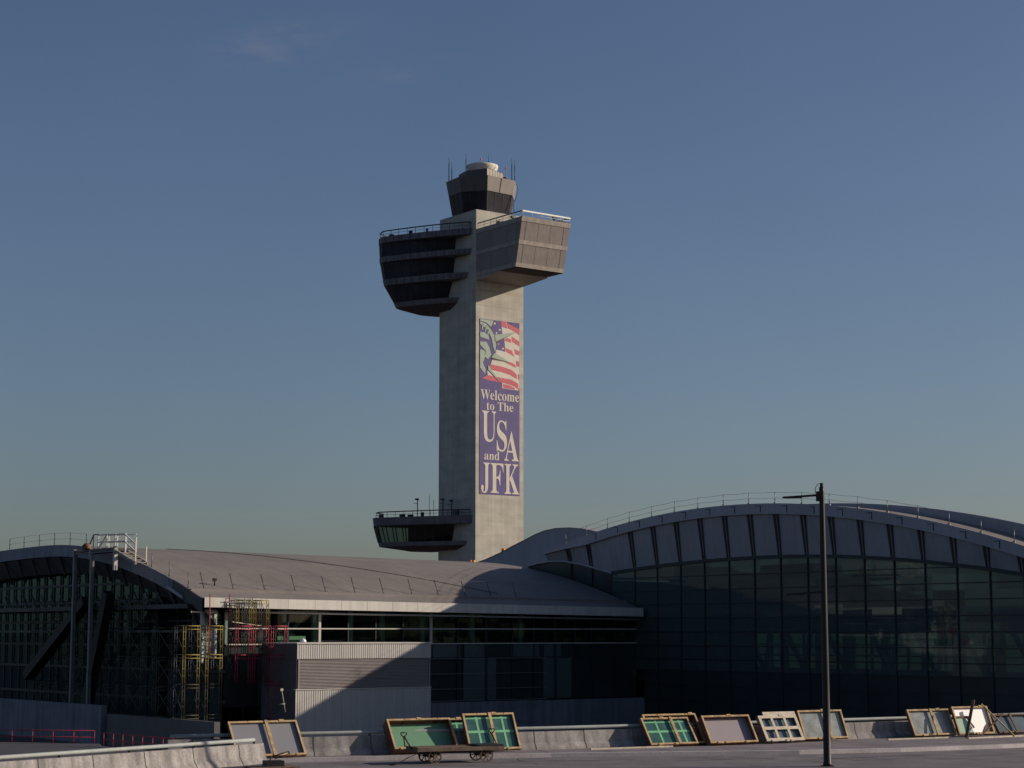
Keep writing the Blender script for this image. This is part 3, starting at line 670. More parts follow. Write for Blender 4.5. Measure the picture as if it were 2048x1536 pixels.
for a, b in zip(WV[1:], WV[2:]): m.add([(UL+6,a,-3),(UL+6,b,-3),(UL+6,b,zV(UL,b)-.5),(UL+6,a,zV(UL,a)-.5)], [(0,1,2,3)])
m.build('sky_block_partition', M['interior_dark'], wing)  # dark wall added to keep sky light from showing through the gable
m = MB()
for k in range(34):
    v = 1.4+1.0*k; m.tube((UL+4.2,v,-3),(UL+4.2,v,zV(UL,v)-1.2),.03,5)
    if k % 2: m.tube((UL+4.2,v,1.0),(UL+4.2,v+1,3.0),.02,5).tube((UL+4.2,v+1,3.0),(UL+4.2,v,5.0),.02,5).tube((UL+4.2,v,5.0),(UL+4.2,v+1,6.6),.02,5)
for z in (-.5,1,3,5,6.6): m.tube((UL+4.2,1.4,z),(UL+4.2,34.4,z),.03,5)
m.build('shoring_lattice', M['dim_steel'], wing)
each('light_band_panel', mat('green_band_light', (.10,.15,.135), .9, var=.5, scale=.8, streak=.3), wing, lambda m, k: m.box(UL+5.9,UL+5.95,1.2+2.6*k,3.2+2.6*k+(.4 if k % 3 else 0),2.2+.2*(k % 2),4.7), range(14))  # green panels stand for light seen through a band in the partition
each('stored_board', M['rust'], wing, lambda m, k: m.box(UL+3.2,UL+3.9,3+4.3*k,5.2+4.3*k+(k % 2),.3,.9+.25*(k % 3)), range(9))
for (v0,z0,v1,z1) in ((15.6,6.9,25.9,1.3),(12.0,7.4,15.2,-.6)):
    MB().bar((UL-.9,v0,z0),(UL-.9,v1,z1),.8,.65).build('raking_column', M['black_iron'], wing)
m = MB(); m.box(UL-.4,UL+2,.9,50,6.2,6.5); m.box(UL-.3,UL+2,.9,50,4.6,4.75)
for k in range(26): m.bar((UL-.1,1.5+1.8*k,6.5),(UL-.1,2.4+1.8*k,7.4),.09,.09)
m.build('gable_truss', M['dark_steel'], wing)
# corner frame at the eave end
m = MB().box(-37.45,-37.25,-.2,0,2.9,6.1).box(-38.4,-38.2,-.2,0,2.6,6.1).box(-38.4,-37.3,-.2,0,5.95,6.1); m.build('corner_frame', M['pale_mullion'], wing)
MB().box(-38.19,-37.46,-.12,-.08,2.9,5.95).build('corner_pane', M['pane_pale'], wing)
m = MB().bar((-39.3,-.4,5.95),(-37.3,-.4,5.9),.1,.1); m.bar((-37.0,-1.8,5.3),(-34.2,-1.3,5.0),.14,.05); m.build('timber_brace', M['wood_white'], wing)

# ================================================================== LOUVRED PLANT ROOM
pr = thing('plant_room', 'pale corrugated plant room with a wide louvre band across its middle, half in shadow', 'building', HO, ANG)
PU0, PU1, PV = -34.0, -23.4, -5.2
def corr(m, z0, z1, u0, u1, v):
    n = int((u1-u0)/.17); st = (u1-u0)/n
    for k in range(n):
        a = u0+k*st
        m.add([(a,v,z0),(a+st*.35,v,z0),(a+st*.5,v+.016,z0),(a+st*.85,v+.016,z0),(a+st,v,z0),(a,v,z1),(a+st*.35,v,z1),(a+st*.5,v+.016,z1),(a+st*.85,v+.016,z1),(a+st,v,z1)],
              [(0,1,6,5),(1,2,7,6),(2,3,8,7),(3,4,9,8)])
m = MB(); corr(m, 2.88, 3.86, PU0, PU1, PV); m.build('upper_panel', M['corrugated'], pr)
m = MB(); corr(m, GZ, .88, PU0-.08, PU1, PV); m.build('lower_panel', M['corrugated'], pr)
MB().box(PU0+.02,PU1-.02,PV+.2,-.55,GZ,.87).box(PU0+.35,PU1-.1,PV+.55,-.55,.87,2.9).box(PU0+.02,PU1-.02,PV+.2,-.55,2.9,3.84).build('body', M['wall_blue'], pr)
MB().box(PU0-.06,PU1+.04,PV-.06,-.5,3.86,3.94).build('roof', M['fascia_white'], pr)
MB().box(PU0-.1,PU1+.02,PV-.05,PV+.3,.87,.93).build('sill', M['fascia_white'], pr)
MB().box(PU0-.02,PU0-.0,PV+.04,-.6,GZ,3.85).build('side_wall', mat('plant_side_shade', (.10,.09,.10), .8), pr)  # side away from the sun: its shade is put into the dark colour
m = MB(); k = 0; z = .98
while z < 2.84:
    m.hexa([(PU0+.2,PV+.06,z),(PU1-.12,PV+.06,z),(PU1-.12,PV+.2,z+.09),(PU0+.2,PV+.2,z+.09)], [(PU0+.2,PV+.06,z+.02),(PU1-.12,PV+.06,z+.02),(PU1-.12,PV+.2,z+.11),(PU0+.2,PV+.2,z+.11)]); z += .095
m.build('louvre', M['louvre'], pr)
MB().box(PU0+.12,PU0+.2,PV+.03,PV+.25,.93,2.88).box(PU1-.12,PU1-.04,PV+.03,PV+.25,.93,2.88).build('louvre_frame', M['louvre'], pr)
MB().lathe((-33.1,-4.4,3.94), [(.05,0),(.22,.02),(.2,.16),(.05,.28)], 10).build('roof_light', M['white_metal'], pr)
st = MB().tube((-35.25,-5.4,.97),(-34.95,-5.4,-.5),.025,6).tube((-35.4,-5.4,.0),(-35.0,-5.45,.02),.022,6).box(-35.35,-35.15,-5.45,-5.4,.85,1.0).build('long_handled_tool', M['wood_white'])
st.location = HO; st.rotation_euler = (0,0,ANG); tag(st, 'thin pale long handled tool leaning beside the plant room wall', 'tool')

# ================================================================== ROOF ACCESS PLATFORM
pf = thing('access_platform', 'steel access platform on tall posts with white railings above the roof edge', 'platform', HO, ANG)
MB().box(-40.6,-39.0,8.6,15.7,10.25,10.42).build('deck', M['dark_steel'], pf)
m = MB()
for v in (15.5,12.7,8.7): m.box(-40.65,-40.4,v-.12,v+.12,10.0,10.55)
m.bar((-40.5,15.7,10.35),(-40.5,8.6,10.35),.2,.3); m.build('beam', M['trim'], pf)
for v, z0 in ((15.45,-3),(12.55,-3),(8.75,8.9)):
    MB().box(-40.62,-40.38,v-.13,v+.13,z0,10.2).build('post', M['steel'] if z0 < 0 else M['fascia_white'], pf)
m = MB()
R0 = [(-40.5,11.6),(-40.5,10.2),(-40.5,8.8),(-40.5,7.2),(-40.5,5.6)]
for (u,v), zb in zip(R0, (10.42,10.42,10.42,10.1,9.4)): m.bar((u,v,zb),(u,v,zb+1.05 if zb > 10.2 else zb+1.2),.09,.09); m.bar((u+.8,v,zb),(u+.8,v,zb+1.05),.09,.09)
for dz in (0,-.5):
    m.bar((-40.5,11.6,11.45+dz),(-40.5,7.2,11.35+dz),.08,.08); m.bar((-40.5,7.2,11.3+dz),(-40.5,5.6,10.6+dz),.08,.08); m.bar((-39.7,11.6,11.45+dz),(-39.7,7.2,11.35+dz),.07,.07)
m.bar((-40.5,11.6,10.5),(-40.5,10.2,11.4),.07,.07)
m.build('railing', M['fascia_white'], pf)
m = MB()
m.bar((-40.5,8.6,10.2),(-40.5,5.5,9.3),.16,.2); m.bar((-39.6,8.6,10.2),(-39.6,5.5,9.3),.16,.2)
for k in range(5): m.box(-40.45,-39.65,7.9-.6*k,8.2-.6*k,10.05-.18*k,10.1-.18*k)
m.build('stair', M['trim'], pf)
m = MB().bar((-40.5,13.4,10.42),(-40.5,12.4,11.5),.07,.07).bar((-40.5,12.4,11.5),(-40.5,11.6,11.5),.07,.07).bar((-40.5,12.4,10.42),(-40.5,12.4,11.5),.06,.06); m.build('gate', M['dark_steel'], pf)
MB().lathe((-40.7,13.1,10.42), [(.1,0),(.3,.05),(.32,.35),(.15,.5)], 10).build('coil', M['rust'], pf)

# ================================================================== SCAFFOLDS
def scaffold(name, label, u, v, w, dep, z0, lifts, mt, group='scaffold towers along the terminal', rear=None):
    t = thing(name, label, 'scaffold', HO, ANG, group)
    for k, (za, zb) in enumerate(lifts):
        for dv in (0, dep):
            m = MB()
            for du in (0, .17): m.tube((u+du,v+dv,za),(u+du,v+dv,zb-.04),.024,6).tube((u+w-du,v+dv,za),(u+w-du,v+dv,zb-.04),.024,6)
            m.tube((u,v+dv,zb-.08),(u+w,v+dv,zb-.08),.035,6).tube((u,v+dv,zb-.3),(u+w,v+dv,zb-.3),.028,6)
            for q in range(1, 4):
                z = lerp(za, zb, q/4); m.tube((u,v+dv,z),(u+.17,v+dv,z),.018,5).tube((u+w-.17,v+dv,z),(u+w,v+dv,z),.018,5)
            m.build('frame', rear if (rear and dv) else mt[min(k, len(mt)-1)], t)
        m = MB()
        for uu in (u, u+w): m.tube((uu,v,za+.2),(uu,v+dep,zb-.2),.02,5).tube((uu,v+dep,za+.2),(uu,v,zb-.2),.02,5)
        m.build('cross_brace', M['dim_steel'] if mt[0] is M['dim_steel'] else M['dark_steel'], t)
    return t
L5 = [(-3,-.6),(-.6,1.35),(1.35,3.25),(3.25,5.1)]
scaffold('scaffold_tower', 'yellow scaffold tower farther out from the terminal corner', -40.95, -2.6, 1.2, 1.2, -3, L5, [M['yellow_shade'],M['yellow_shade'],M['yellow'],M['yellow']], rear=M['dark_steel'])
scaffold('scaffold_tower', 'yellow scaffold tower beside the pale corner window frame', -39.3, -2.6, 1.2, 1.2, -3, L5, [M['yellow_shade'],M['yellow_shade'],M['yellow'],M['yellow']], rear=M['dark_steel'])
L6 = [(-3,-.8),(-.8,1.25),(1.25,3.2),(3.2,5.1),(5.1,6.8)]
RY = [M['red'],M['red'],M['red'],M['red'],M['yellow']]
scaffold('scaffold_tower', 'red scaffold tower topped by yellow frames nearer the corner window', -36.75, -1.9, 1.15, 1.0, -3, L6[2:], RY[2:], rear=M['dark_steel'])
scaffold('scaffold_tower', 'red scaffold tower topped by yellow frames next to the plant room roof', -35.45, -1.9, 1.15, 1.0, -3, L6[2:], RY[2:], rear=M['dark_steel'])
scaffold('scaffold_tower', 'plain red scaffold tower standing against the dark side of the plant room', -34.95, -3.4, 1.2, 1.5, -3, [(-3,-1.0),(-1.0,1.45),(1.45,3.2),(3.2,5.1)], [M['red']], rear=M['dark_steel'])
for k in range(6):
    scaffold('scaffold_tower', 'dim scaffold tower under the open gable among other dark ones', -38.9-.25*(k % 2), 3.0+4.2*k, 1.1, 2.2, -3, [(-3,-1),(-1,1),(1,3),(3,5)]+([(5,7)] if k > 0 else []), [M['dim_steel']], 'dim scaffold towers under the gable')
pm = MB().box(-37.6,-35.6,-2.0,-1.2,6.55,6.6)
for x in (-37.6,-36.9,-36.2,-35.6): pm.tube((x,-2,6.25),(x,-2,6.85),.03,6)
pm.tube((-37.6,-2,6.8),(-35.6,-2,6.8),.025,6).tube((-37.6,-2,6.35),(-35.6,-2,6.35),.025,6)
o = pm.build('work_platform', M['steel']); o.location = HO; o.rotation_euler = (0,0,ANG); tag(o, 'small grey railed work platform hanging in front of the pale fascia', 'platform')
for u, lab in ((-38.55,'thin dark red upright scaffold tube crossing the fascia end'),(-37.1,'thin dark red upright scaffold tube beside the hanging work platform')):
    o = MB().tube((u,-1.6,3.0),(u,-1.6,7.1),.035,6).build('scaffold_tube', M['red']); o.location = HO; o.rotation_euler = (0,0,ANG); tag(o, lab, 'scaffold tube')

# ================================================================== SITE GROUND, WALLS, RED RAILINGS
def flat(name, poly, z, m, kind='structure', thick=0):
    b = MB().prism(poly, z-thick, z) if thick else MB().add([(x,y,z) for x,y in poly], [tuple(range(len(poly)))])
    return tag(b.build(name, m), kind=kind)
flat('ground', [(-4000,-1000),(4000,-1000),(4000,6000),(-4000,6000)], GZ, M['ground'])
w = MB().box(-41.5,-41.1,8.2,46,GZ,-.35).build('site_wall', M['wall_blue']); w.location = HO; w.rotation_euler = (0,0,ANG)
tag(w, 'long low blue grey concrete wall below the scaffolded gable', 'wall')
w = MB().box(-41.2,-40.8,-7.5,8.0,GZ,-.9).build('site_wall', M['cladding_dark']); w.location = HO; w.rotation_euler = (0,0,ANG)
tag(w, 'low dark site wall at the foot of the yellow scaffolds', 'wall')
flat('deck', [(-60,121.5),(-31.57,121.6),(-25.6,119.9),(-24.9,117.4),(-19.3,110.4),(-15.0,103),(-20,88),(-60,88)], -2.25, M['deck'], thick=.7)
def red_rail(label, pts):
    t = thing('safety_railing', label, 'railing', (pts[0][0],pts[0][1],-2.25), 0, 'red railings round the deck')
    o0 = Vector((pts[0][0],pts[0][1],-2.25)); m = MB()
    for a, b in zip(pts, pts[1:]):
        a, b = Vector((*a,0))-Vector((o0.x,o0.y,0)), Vector((*b,0))-Vector((o0.x,o0.y,0))
        for h in (.8,.40): m.tube(a+Vector((0,0,h)), b+Vector((0,0,h)), .027, 6)
    m.build('rail', M['red'], t)
    for a, b in zip(pts, pts[1:]):
        n = max(1, round((Vector(b)-Vector(a)).length/1.35))
        for k in range(n+1):
            x, y = lerp(a[0],b[0],k/n)-o0.x, lerp(a[1],b[1],k/n)-o0.y
            MB().tube((x,y,0),(x,y,.82),.027,6).build('post', M['red'], t)
red_rail('straight red pipe railing along the far edge of the dark deck', [(-34.0,121.3),(-25.95,119.9)])
red_rail('slanting red pipe railing running down the side of the dark deck', [(-24.9,117.7),(-19.4,110.6)])

# ================================================================== ROAD, PAVEMENT, BARRIERS
BL = [(-12.5,70.4),(-9.8,71.4),(-7,72.6),(-2.8,74.5),(1.5,76.5),(4.4,78.1),(9.5,80.8),(14.7,83.8),(22.8,88.7),(41,100.5),(70,121)]
KL = [(-12.9,69.9),(-9,71.0),(-5,72.2),(-2.4,73.0),(1.5,74.1),(6.3,75.0),(11.3,75.9),(15.6,77.4),(20.2,79.8),(40,91.5),(70,110)]
def off(pl, d):
    out = []
    for i, (x, y) in enumerate(pl):
        a = Vector(pl[max(0,i-1)]); b = Vector(pl[min(len(pl)-1,i+1)]); t = (b-a).normalized(); out.append((x - t.y*d, y + t.x*d))
    return out
LP = [(-8.62,68.5),(-15.0,59.0),(-24,45.6),(-40,21)]
road_poly = [(-13.3,70.6),(-16.8,58.8),(-26,44.5),(-44,18),(-44,-60),(90,-60),(90,125),(70,122)] + off(BL,.5)[::-1][1:]
flat('road', road_poly, -.15, M['asphalt'], thick=1.2)
flat('pavement', off(KL,.30) + off(BL,.30)[::-1], .0, M['pavement'], thick=.14)
k = MB()
for a, b, c, d in zip(KL, KL[1:], off(KL,.298), off(KL,.298)[1:]):
    k.hexa([(*a,-.15),(*b,-.15),(*d,-.15),(*c,-.15)], [(*Vector(a).lerp(Vector(c),.12),.004),(*Vector(b).lerp(Vector(d),.12),.004),(*d,.004),(*c,.004)])
tag(k.build('kerb', M['kerb']), kind='structure')
m = MB()                                                        # tar patches and worn wheel tracks, thin sheets on the road
for (x,y,w,h,a) in ((3,72.4,3.5,.25,.3),(14,74.4,5,.35,.45),(8,72.8,4.2,.2,.35)):
    c, s = math.cos(a), math.sin(a); m.add([(x+c*p-s*q,y+s*p+c*q,-.146) for p,q in ((-w/2,-h/2),(w/2,-h/2*.6),(w/2,h/2),(-w/2,h/2*.7))], [(0,1,2,3)])
tag(m.build('road_patch', M['deck']), kind='structure')
m = MB(); rc = random.Random(3)                                 # cracks and a construction joint in the road
for (x,y,a,n) in ((-4,71.3,.35,14),(6,73.2,.42,16),(13,72.4,2.0,9),(17,74.5,.5,12),(1,70.2,1.9,8),(9,70.4,.4,14)):
    px_, py_ = x, y
    for q in range(n):
        a += rc.uniform(-.28,.28); l = rc.uniform(.25,.6); nx_, ny_ = px_+l*math.cos(a), py_+l*math.sin(a); w_ = rc.uniform(.012,.03)
        m.add([(px_-w_*math.sin(a),py_+w_*math.cos(a),-.1455),(px_+w_*math.sin(a),py_-w_*math.cos(a),-.1455),(nx_+w_*math.sin(a),ny_-w_*math.cos(a),-.1455),(nx_-w_*math.sin(a),ny_+w_*math.cos(a),-.1455)], [(0,1,2,3)])
        px_, py_ = nx_, ny_
tag(m.build('road_crack', M['joint']), kind='structure')
m = MB()
for (x0,y0),(x1,y1) in zip(KL[1:], off(KL,.3)[1:]):
    pass
kl2 = off(KL,.32); 
for a, b in zip(kl2[1:-2], kl2[2:-1]):
    n = max(1, int((Vector(b)-Vector(a)).length/2.4)); d = (Vector(b)-Vector(a)).normalized(); nn = Vector((-d.y,d.x))
    for q in range(n):
        p = Vector(a).lerp(Vector(b), q/n); e_ = p+nn*1.9
        m.add([(*(p-d*.012),.0045),(*(p+d*.012),.0045),(*(e_+d*.012),.0045),(*(e_-d*.012),.0045)], [(0,1,2,3)])
tag(m.build('pavement_joint', M['joint']), kind='structure')
PROF = [(0,0),(.02,.07),(.17,.27),(.25,.70),(.42,.70),(.46,.0)]
def barrier(label, line, pipe_spans, joints, z0=0., pz=.83):
    t = thing('concrete_barrier', label, 'barrier', (line[0][0],line[0][1],z0), 0, 'concrete parapets with pipe rails')
    o0 = Vector((line[0][0],line[0][1])); ln = [tuple(Vector(p)-o0) for p in line]
    rings = [[(p[0],p[1],h) for p, h in zip([off(ln,d)[i] for d, _ in PROF], [h for _, h in PROF])] for i in range(len(ln))]
    MB().loft(rings).build('wall', M['barrier'], t)
    def along(s):
        for a, b in zip(ln, ln[1:]):
            a, b = Vector(a), Vector(b); L = (b-a).length
            if s <= L: return a.lerp(b, s/L), (b-a).normalized()
            s -= L
        return Vector(ln[-1]), (Vector(ln[-1])-Vector(ln[-2])).normalized()
    m = MB()
    for s in joints:
        p, d = along(s); n = Vector((-d.y, d.x))
        pr = [(-.006,.0),(.012,.073),(.163,.274),(.243,.704),(.42,.704)]
        for (d0,h0),(d1,h1) in zip(pr, pr[1:]):
            m.add([(*(p+n*d0-d*.015),h0),(*(p+n*d0+d*.015),h0),(*(p+n*d1+d*.015),h1),(*(p+n*d1-d*.015),h1)], [(0,1,2,3)])
    m.build('joint', M['joint'], t)
    for s0, s1 in pipe_spans:
        m = MB(); n_ = max(1, int((s1-s0)/1.5)); pts = []
        for k in range(n_+1):
            p, d = along(lerp(s0,s1,k/n_)); n = Vector((-d.y,d.x)); q = p+n*.33; pts.append((q.x,q.y,pz))
        m.path(pts, .068, 12); m.build('pipe_rail', M['pipe'], t)
        each('bracket', M['dark_steel'], t, lambda m, q: m.box(q[0]-.04,q[0]+.04,q[1]-.04,q[1]+.04,.70,pz-.05), pts[1::2][:40])
    return t
barrier('long concrete road barrier behind the leaning crates with pipe rail on top', BL, [(.1,60)], [2.3*k+.9 for k in range(28)])
barrier('nearer concrete parapet with a pipe rail at the lower left', LP[::-1], [(.1,56.5)], [2.3*k+.4 for k in range(25)], 0.)

# ================================================================== CRATES
def crate(name, label, bl, w, lean, h, d, panel, bars=(), tape=False, wood='wood', lattice=None, side='wood_dark', ang=29., lift=.0, brd=.075):
    L = math.hypot(lean, h); tau = math.atan2(h, lean)
    t = thing(name, label, 'crate', (bl[0],bl[1], .12+lift), 0, 'glazing crates leaning on the barrier')
    t.rotation_mode = 'QUATERNION'
    t.rotation_quaternion = (Matrix.Rotation(R(ang),3,'Z') @ Matrix.Rotation(tau,3,'X')).to_quaternion()
    W = M[wood]; e = brd
    m = MB().box(0,w,0,e,-.05,0).box(0,w,L-e,L,-.05,0).box(0,e,e,L-e,-.05,0).box(w-e,w,e,L-e,-.05,0)
    for k in range(rnd.randint(2,4)):
        x = rnd.uniform(.1,w-.3); m.box(x,x+.16,-.03,.05,-.045,.035)
    x = rnd.uniform(.1,w-.3); m.box(x,x+.2,L-.05,L+.03,-.045,.02)
    m.build('frame', W, t)
    MB().box(0,w,-.004,.03,-d,-.052).box(0,w,L-.03,L+.004,-d,-.052).box(-.004,.03,.032,L-.032,-d,-.052).box(w-.03,w+.004,.032,L-.032,-d,-.052).build('side_board', M[side], t)
    for x in ((.28*w, .80*w) if w > 2.2 and not lattice else ()): MB().box(x-.012,x+.012,L-.055,L+.008,-d-.004,.004).build('strap', M['black_iron'], t)
    if panel: MB().box(.035,w-.035,.035,L-.035,-d*.75-.02,-d*.75).build('panel', M[panel], t)
    for x in bars: MB().box(x-.06,x+.06,-.01,L+.01,-.02,.03).build('batten', W, t)
    if lattice:
        nx, ny = lattice; m = MB()
        for k in range(1, nx): m.box(w*k/nx-.06,w*k/nx+.06,e,L-e,-.05,-.005)
        for k in range(1, ny): m.box(e,w-e,L*k/ny-.07,L*k/ny+.07,-.045,.0)
        m.box(.3,w,L,L+.17,-.05,-.005); m.build('lattice', W, t)
    if tape:
        m = MB(); z = -d*.75
        for x in tape: m.box(x-.045,x+.045,.1,L-.1,z,z+.006)
        m.box(.1,w-.1,L*.52-.05,L*.52+.05,z+.001,z+.008); m.box(.15,w-.2,L-.2,L-.14,z+.001,z+.007); m.build('tape', M['tape'], t)
    return t
crate('glazing_crate', 'two bay timber crate with plain grey sheets, leftmost of the crates', (-10.0,70.35), 2.75, 1.0, 1.22, .14, 'panel_grey', (1.5,), ang=30)
crate('glazing_crate', 'deep dark sided timber crate holding one long plain green sheet', (-4.42,73.0), 2.72, .78, 1.08, .46, 'panel_green', lift=.12, side='wood_dark')
crate('glazing_crate', 'mostly hidden timber crate behind the green taped one, only its corner showing', (-2.3,74.72), 1.9, .62, 1.16, .2, 'pane_teal', tape=(.5,1.2))
crate('glazing_crate', 'tall two bay timber crate with green tape crosses behind the cart', (-1.61,74.25), 2.27, .66, 1.36, .16, 'pane_teal', (1.18,), tape=(.62,1.75))
c5 = crate('glazing_crate', 'empty outer timber crate wrapping round a smaller green taped one', (5.72,78.05), 2.62, .84, 1.16, .34, None, side='wood_dark')
crate('glazing_crate', 'two bay green taped timber crate set inside a bigger outer crate', (5.62,77.75), 2.30, .80, 1.03, .13, 'pane_teal', (1.42,), tape=(.7,1.85))
crate('glazing_crate', 'single bay timber crate with a plain mauve grey sheet', (8.14,78.9), 2.40, .69, 1.08, .30, 'panel_mauve')
crate('glazing_crate', 'whitewashed lattice crate of six small panes', (10.62,80.3), 1.98, .64, 1.02, .18, 'pane_blue', wood='wood_white', lattice=(3,2), side='old_wood', brd=.13)
crate('glazing_crate', 'pale dusty glass crate standing behind the lamp post', (12.43,81.8), 2.36, .52, 1.18, .15, 'pane_pale', (1.45,))
crate('glazing_crate', 'two bay timber crate with pale dusty panes, well right of the lamp post', (17.68,84.55), 2.39, .54, 1.11, .15, 'pane_pale', (1.33,))
c10 = crate('glazing_crate', 'timber crate with a pane painted white for its sky glint and broken lower pane', (19.85,85.5), 2.10, .50, 1.20, .14, 'glint_pane')
MB().add([(.08,.08,-.075),(.95,.08,-.075),(.75,.62,-.075),(.55,.8,-.075),(.08,.75,-.075)], [(0,1,2,3,4)]).build('broken_pane', mat('pale_green_pane', (.25,.42,.32), .3), c10)
MB().add([(1.45,.07,-.07),(2.0,.07,-.07),(1.95,.55,-.07),(1.72,.38,-.07)], [(0,1,2,3)]).build('torn_wrap', M['old_wood'], c10)
MB().box(.05,.85,.78,.86,-.07,-.03).bar((.72,.84,-.05),(1.0,.3,-.05),.08,.03).build('broken_frame', M['wood_dark'], c10)
crate('glazing_crate', 'low bluish glass crate farthest along the barrier at the right edge', (22.0,87.0), 2.27, .54, .80, .15, 'pane_blue', (1.1,), wood='old_wood')
def plank(label, p, q, w=.13, h=.04, m='wood_white', name='loose_plank'):
    o = MB().bar(Vector(q)*0, Vector(q)-Vector(p), w, h).build(name, M[m]); o.location = p; return tag(o, label, 'plank')
plank('loose weathered plank leaning steeply across the left side of the white glint pane', (19.95,84.75,.03), (20.55,85.75,1.62), .14, .04, 'old_wood')
plank('long loose batten slanting over the right side of the white glint pane', (22.35,85.8,.03), (21.05,86.35,1.42), .10, .05, 'wood')
plank('thin dark bracing stick crossing the right corner of the white glint pane', (20.75,85.45,.05), (22.0,86.35,.98), .05, .05, 'old_wood')
plank('long pale timber lying on the pavement in front of the taped crate', (3.1,76.35,.03), (6.5,78.2,.03), .10, .06)
plank('pale timber lying on the pavement below the two bay dusty crate', (16.2,83.2,.03), (19.3,84.9,.03), .10, .06)
plank('short pale timber lying at the far right below the bluish crate', (19.9,84.2,.03), (23.0,86.3,.03), .10, .06)

# ================================================================== LAMP POST
lp = thing('lamp_post', 'tall dark lamp post with two thin arms in front of the terminal', 'lamp post', (11.3,69.25,-.15))
MB().loft([[(.9*r*math.cos(2*math.pi*k/16), .9*r*math.sin(2*math.pi*k/16), z) for k in range(16)] for r, z in ((.18,0),(.18,.1),(.155,.14),(.145,3),(.125,7),(.105,9.85),(.105,10.0),(.07,10.02),(.065,10.16))], smooth=True).build('post', M['pole'], lp)
MB().box(-.2,.2,-.2,.2,0,.03).build('base_plate', M['pole'], lp)
for z, w, dz in ((9.72,.075,-.03),(6.2,.06,-.03)):
    a = MB().bar((-.09,0,z),(-1.36,-.02,z+dz-.06),.10,.075).build('arm', M['pole'], lp)
    MB().box(-1.42,-.75,-.13,.13,z-.115,z-.055).build('luminaire', M['pole'], a)
MB().box(-.2,.02,-.13,.13,9.5,9.85).build('bracket', M['pole'], lp)
MB().path([(-.02,0,10.15),(-.14,0,10.12),(-.22,0,10.0),(-.24,0,9.8)], .012, 6).build('cable', M['black_iron'], lp)

# ================================================================== BAGGAGE CARTS
def wheel(t, x, y, r, m):
    wob = bpy.data.objects.new('wheel', None)
    b = MB(); n = 24
    for k in range(n):
        a0, a1 = 2*math.pi*k/n, 2*math.pi*(k+1)/n
        P = lambda a, rr, yy: (x+rr*math.cos(a), y+yy, r+rr*math.sin(a))
        b.loft([[P(a0,r,-.03),P(a0,r,.03),P(a0,r*.84,.03),P(a0,r*.84,-.03)], [P(a1,r,-.03),P(a1,r,.03),P(a1,r*.84,.03),P(a1,r*.84,-.03)]], caps=False)
    wo = b.build('wheel', m, t); h = MB()
    for k in range(8):
        a = math.pi/4*k + .2; h.bar((x+.04*math.cos(a),y,r+.04*math.sin(a)),(x+r*.86*math.cos(a),y,r+r*.86*math.sin(a)),.035,.03)
    h.tube((x,y-.06,r),(x,y+.06,r),.07,10); h.build('spoke', m, wo)
    bpy.data.objects.remove(wob)
def handle(t, x, lean):
    m = MB().tube((x,0,.45),(x+lean,0,.80),.022,6)
    pts = [(x+lean+.10*math.sin(a)*(1 if 1 else 0), 0, .80+.11+.11*-math.cos(a)) for a in [2*math.pi*k/10 for k in range(11)]]
    m.path(pts, .02, 6); m.build('handle', M['black_iron'], t)
cart = thing('baggage_cart', 'old flat timber baggage cart with iron spoked wheels in front of the taped crate', 'cart', (-2.1,71.35,-.15), R(24))
m = MB()
for k in range(5): m.box(-1.65,1.65,-.55+.22*k,-.35+.22*k-.005,.52,.57)
m.build('bed', M['old_wood'], cart)
MB().box(-1.68,1.68,-.60,-.555,.45,.59).box(-1.68,1.68,.56,.605,.45,.59).box(-1.72,-1.685,-.6,.6,.43,.61).box(1.685,1.72,-.6,.6,.43,.61).build('side_rail', M['old_wood'], cart)
MB().box(.75,1.75,-.5,.5,.59,.64).build('cover_board', M['black_iron'], cart)
for x in (-1.0,1.05):
    MB().box(x-.22,x+.22,-.4,.4,.30,.44).tube((x,-.55,.26),(x,.55,.26),.035,8).build('axle', M['black_iron'], cart)
    for y in (-.5,.5): wheel(cart, x, y, .26, M['old_wood'] if y < 0 else M['black_iron'])
m = MB()
m.tube((-1.70,.0,.5),(-2.05,-.05,1.0),.028,6).tube((-1.7,0,.5),(-1.45,-.2,.3),.03,6)
m.build('drawbar', M['black_iron'], cart)
def loop(t, p, top):
    m = MB().tube(p, top, .024, 6); c = Vector(top)
    pts = [c+Vector((0,0,0)), c+Vector((-.10,0,.09)), c+Vector((-.11,0,.17)), c+Vector((.11,0,.17)), c+Vector((.10,0,.09)), c]
    m.path(pts, .022, 6); m.build('handle', M['black_iron'], t)
loop(cart, (-2.0,-.05,.6), (-2.05,-.05,.95)); loop(cart, (1.75,.1,.55), (1.62,.35,1.0))
MB().path([(-1.75,-.5,.35),(-2.1,-.6,.25),(-2.5,-.65,.05),(-2.8,-.7,.02)], .02, 6).build('tow_rope', M['black_iron'], cart)
cart2 = thing('baggage_cart', 'dark baggage cart at the bottom edge in front of the grey two bay crate', 'cart', (-7.85,63.2,-.15), R(24))
MB().box(-.8,.8,-.5,.5,.36,.42).build('bed', M['old_wood'], cart2)
for x in (-.5,.5):
    MB().tube((x,-.5,.2),(x,.5,.2),.03,8).box(x-.1,x+.1,-.35,.35,.2,.36).build('axle', M['black_iron'], cart2)
    for y in (-.5,.5): wheel(cart2, x, y, .2, M['black_iron'])
m = MB().tube((-.2,0,.42),(.0,0,.72),.024,6).tube((0,0,.72),(.55,0,.88),.024,6).tube((.55,0,.88),(.6,0,.80),.024,6).tube((.6,0,.80),(.1,0,.66),.02,6); m.build('handle', M['black_iron'], cart2)
MB().box(-.25,.35,-.25,.25,.42,.6).build('toolbox', M['black_iron'], cart2)

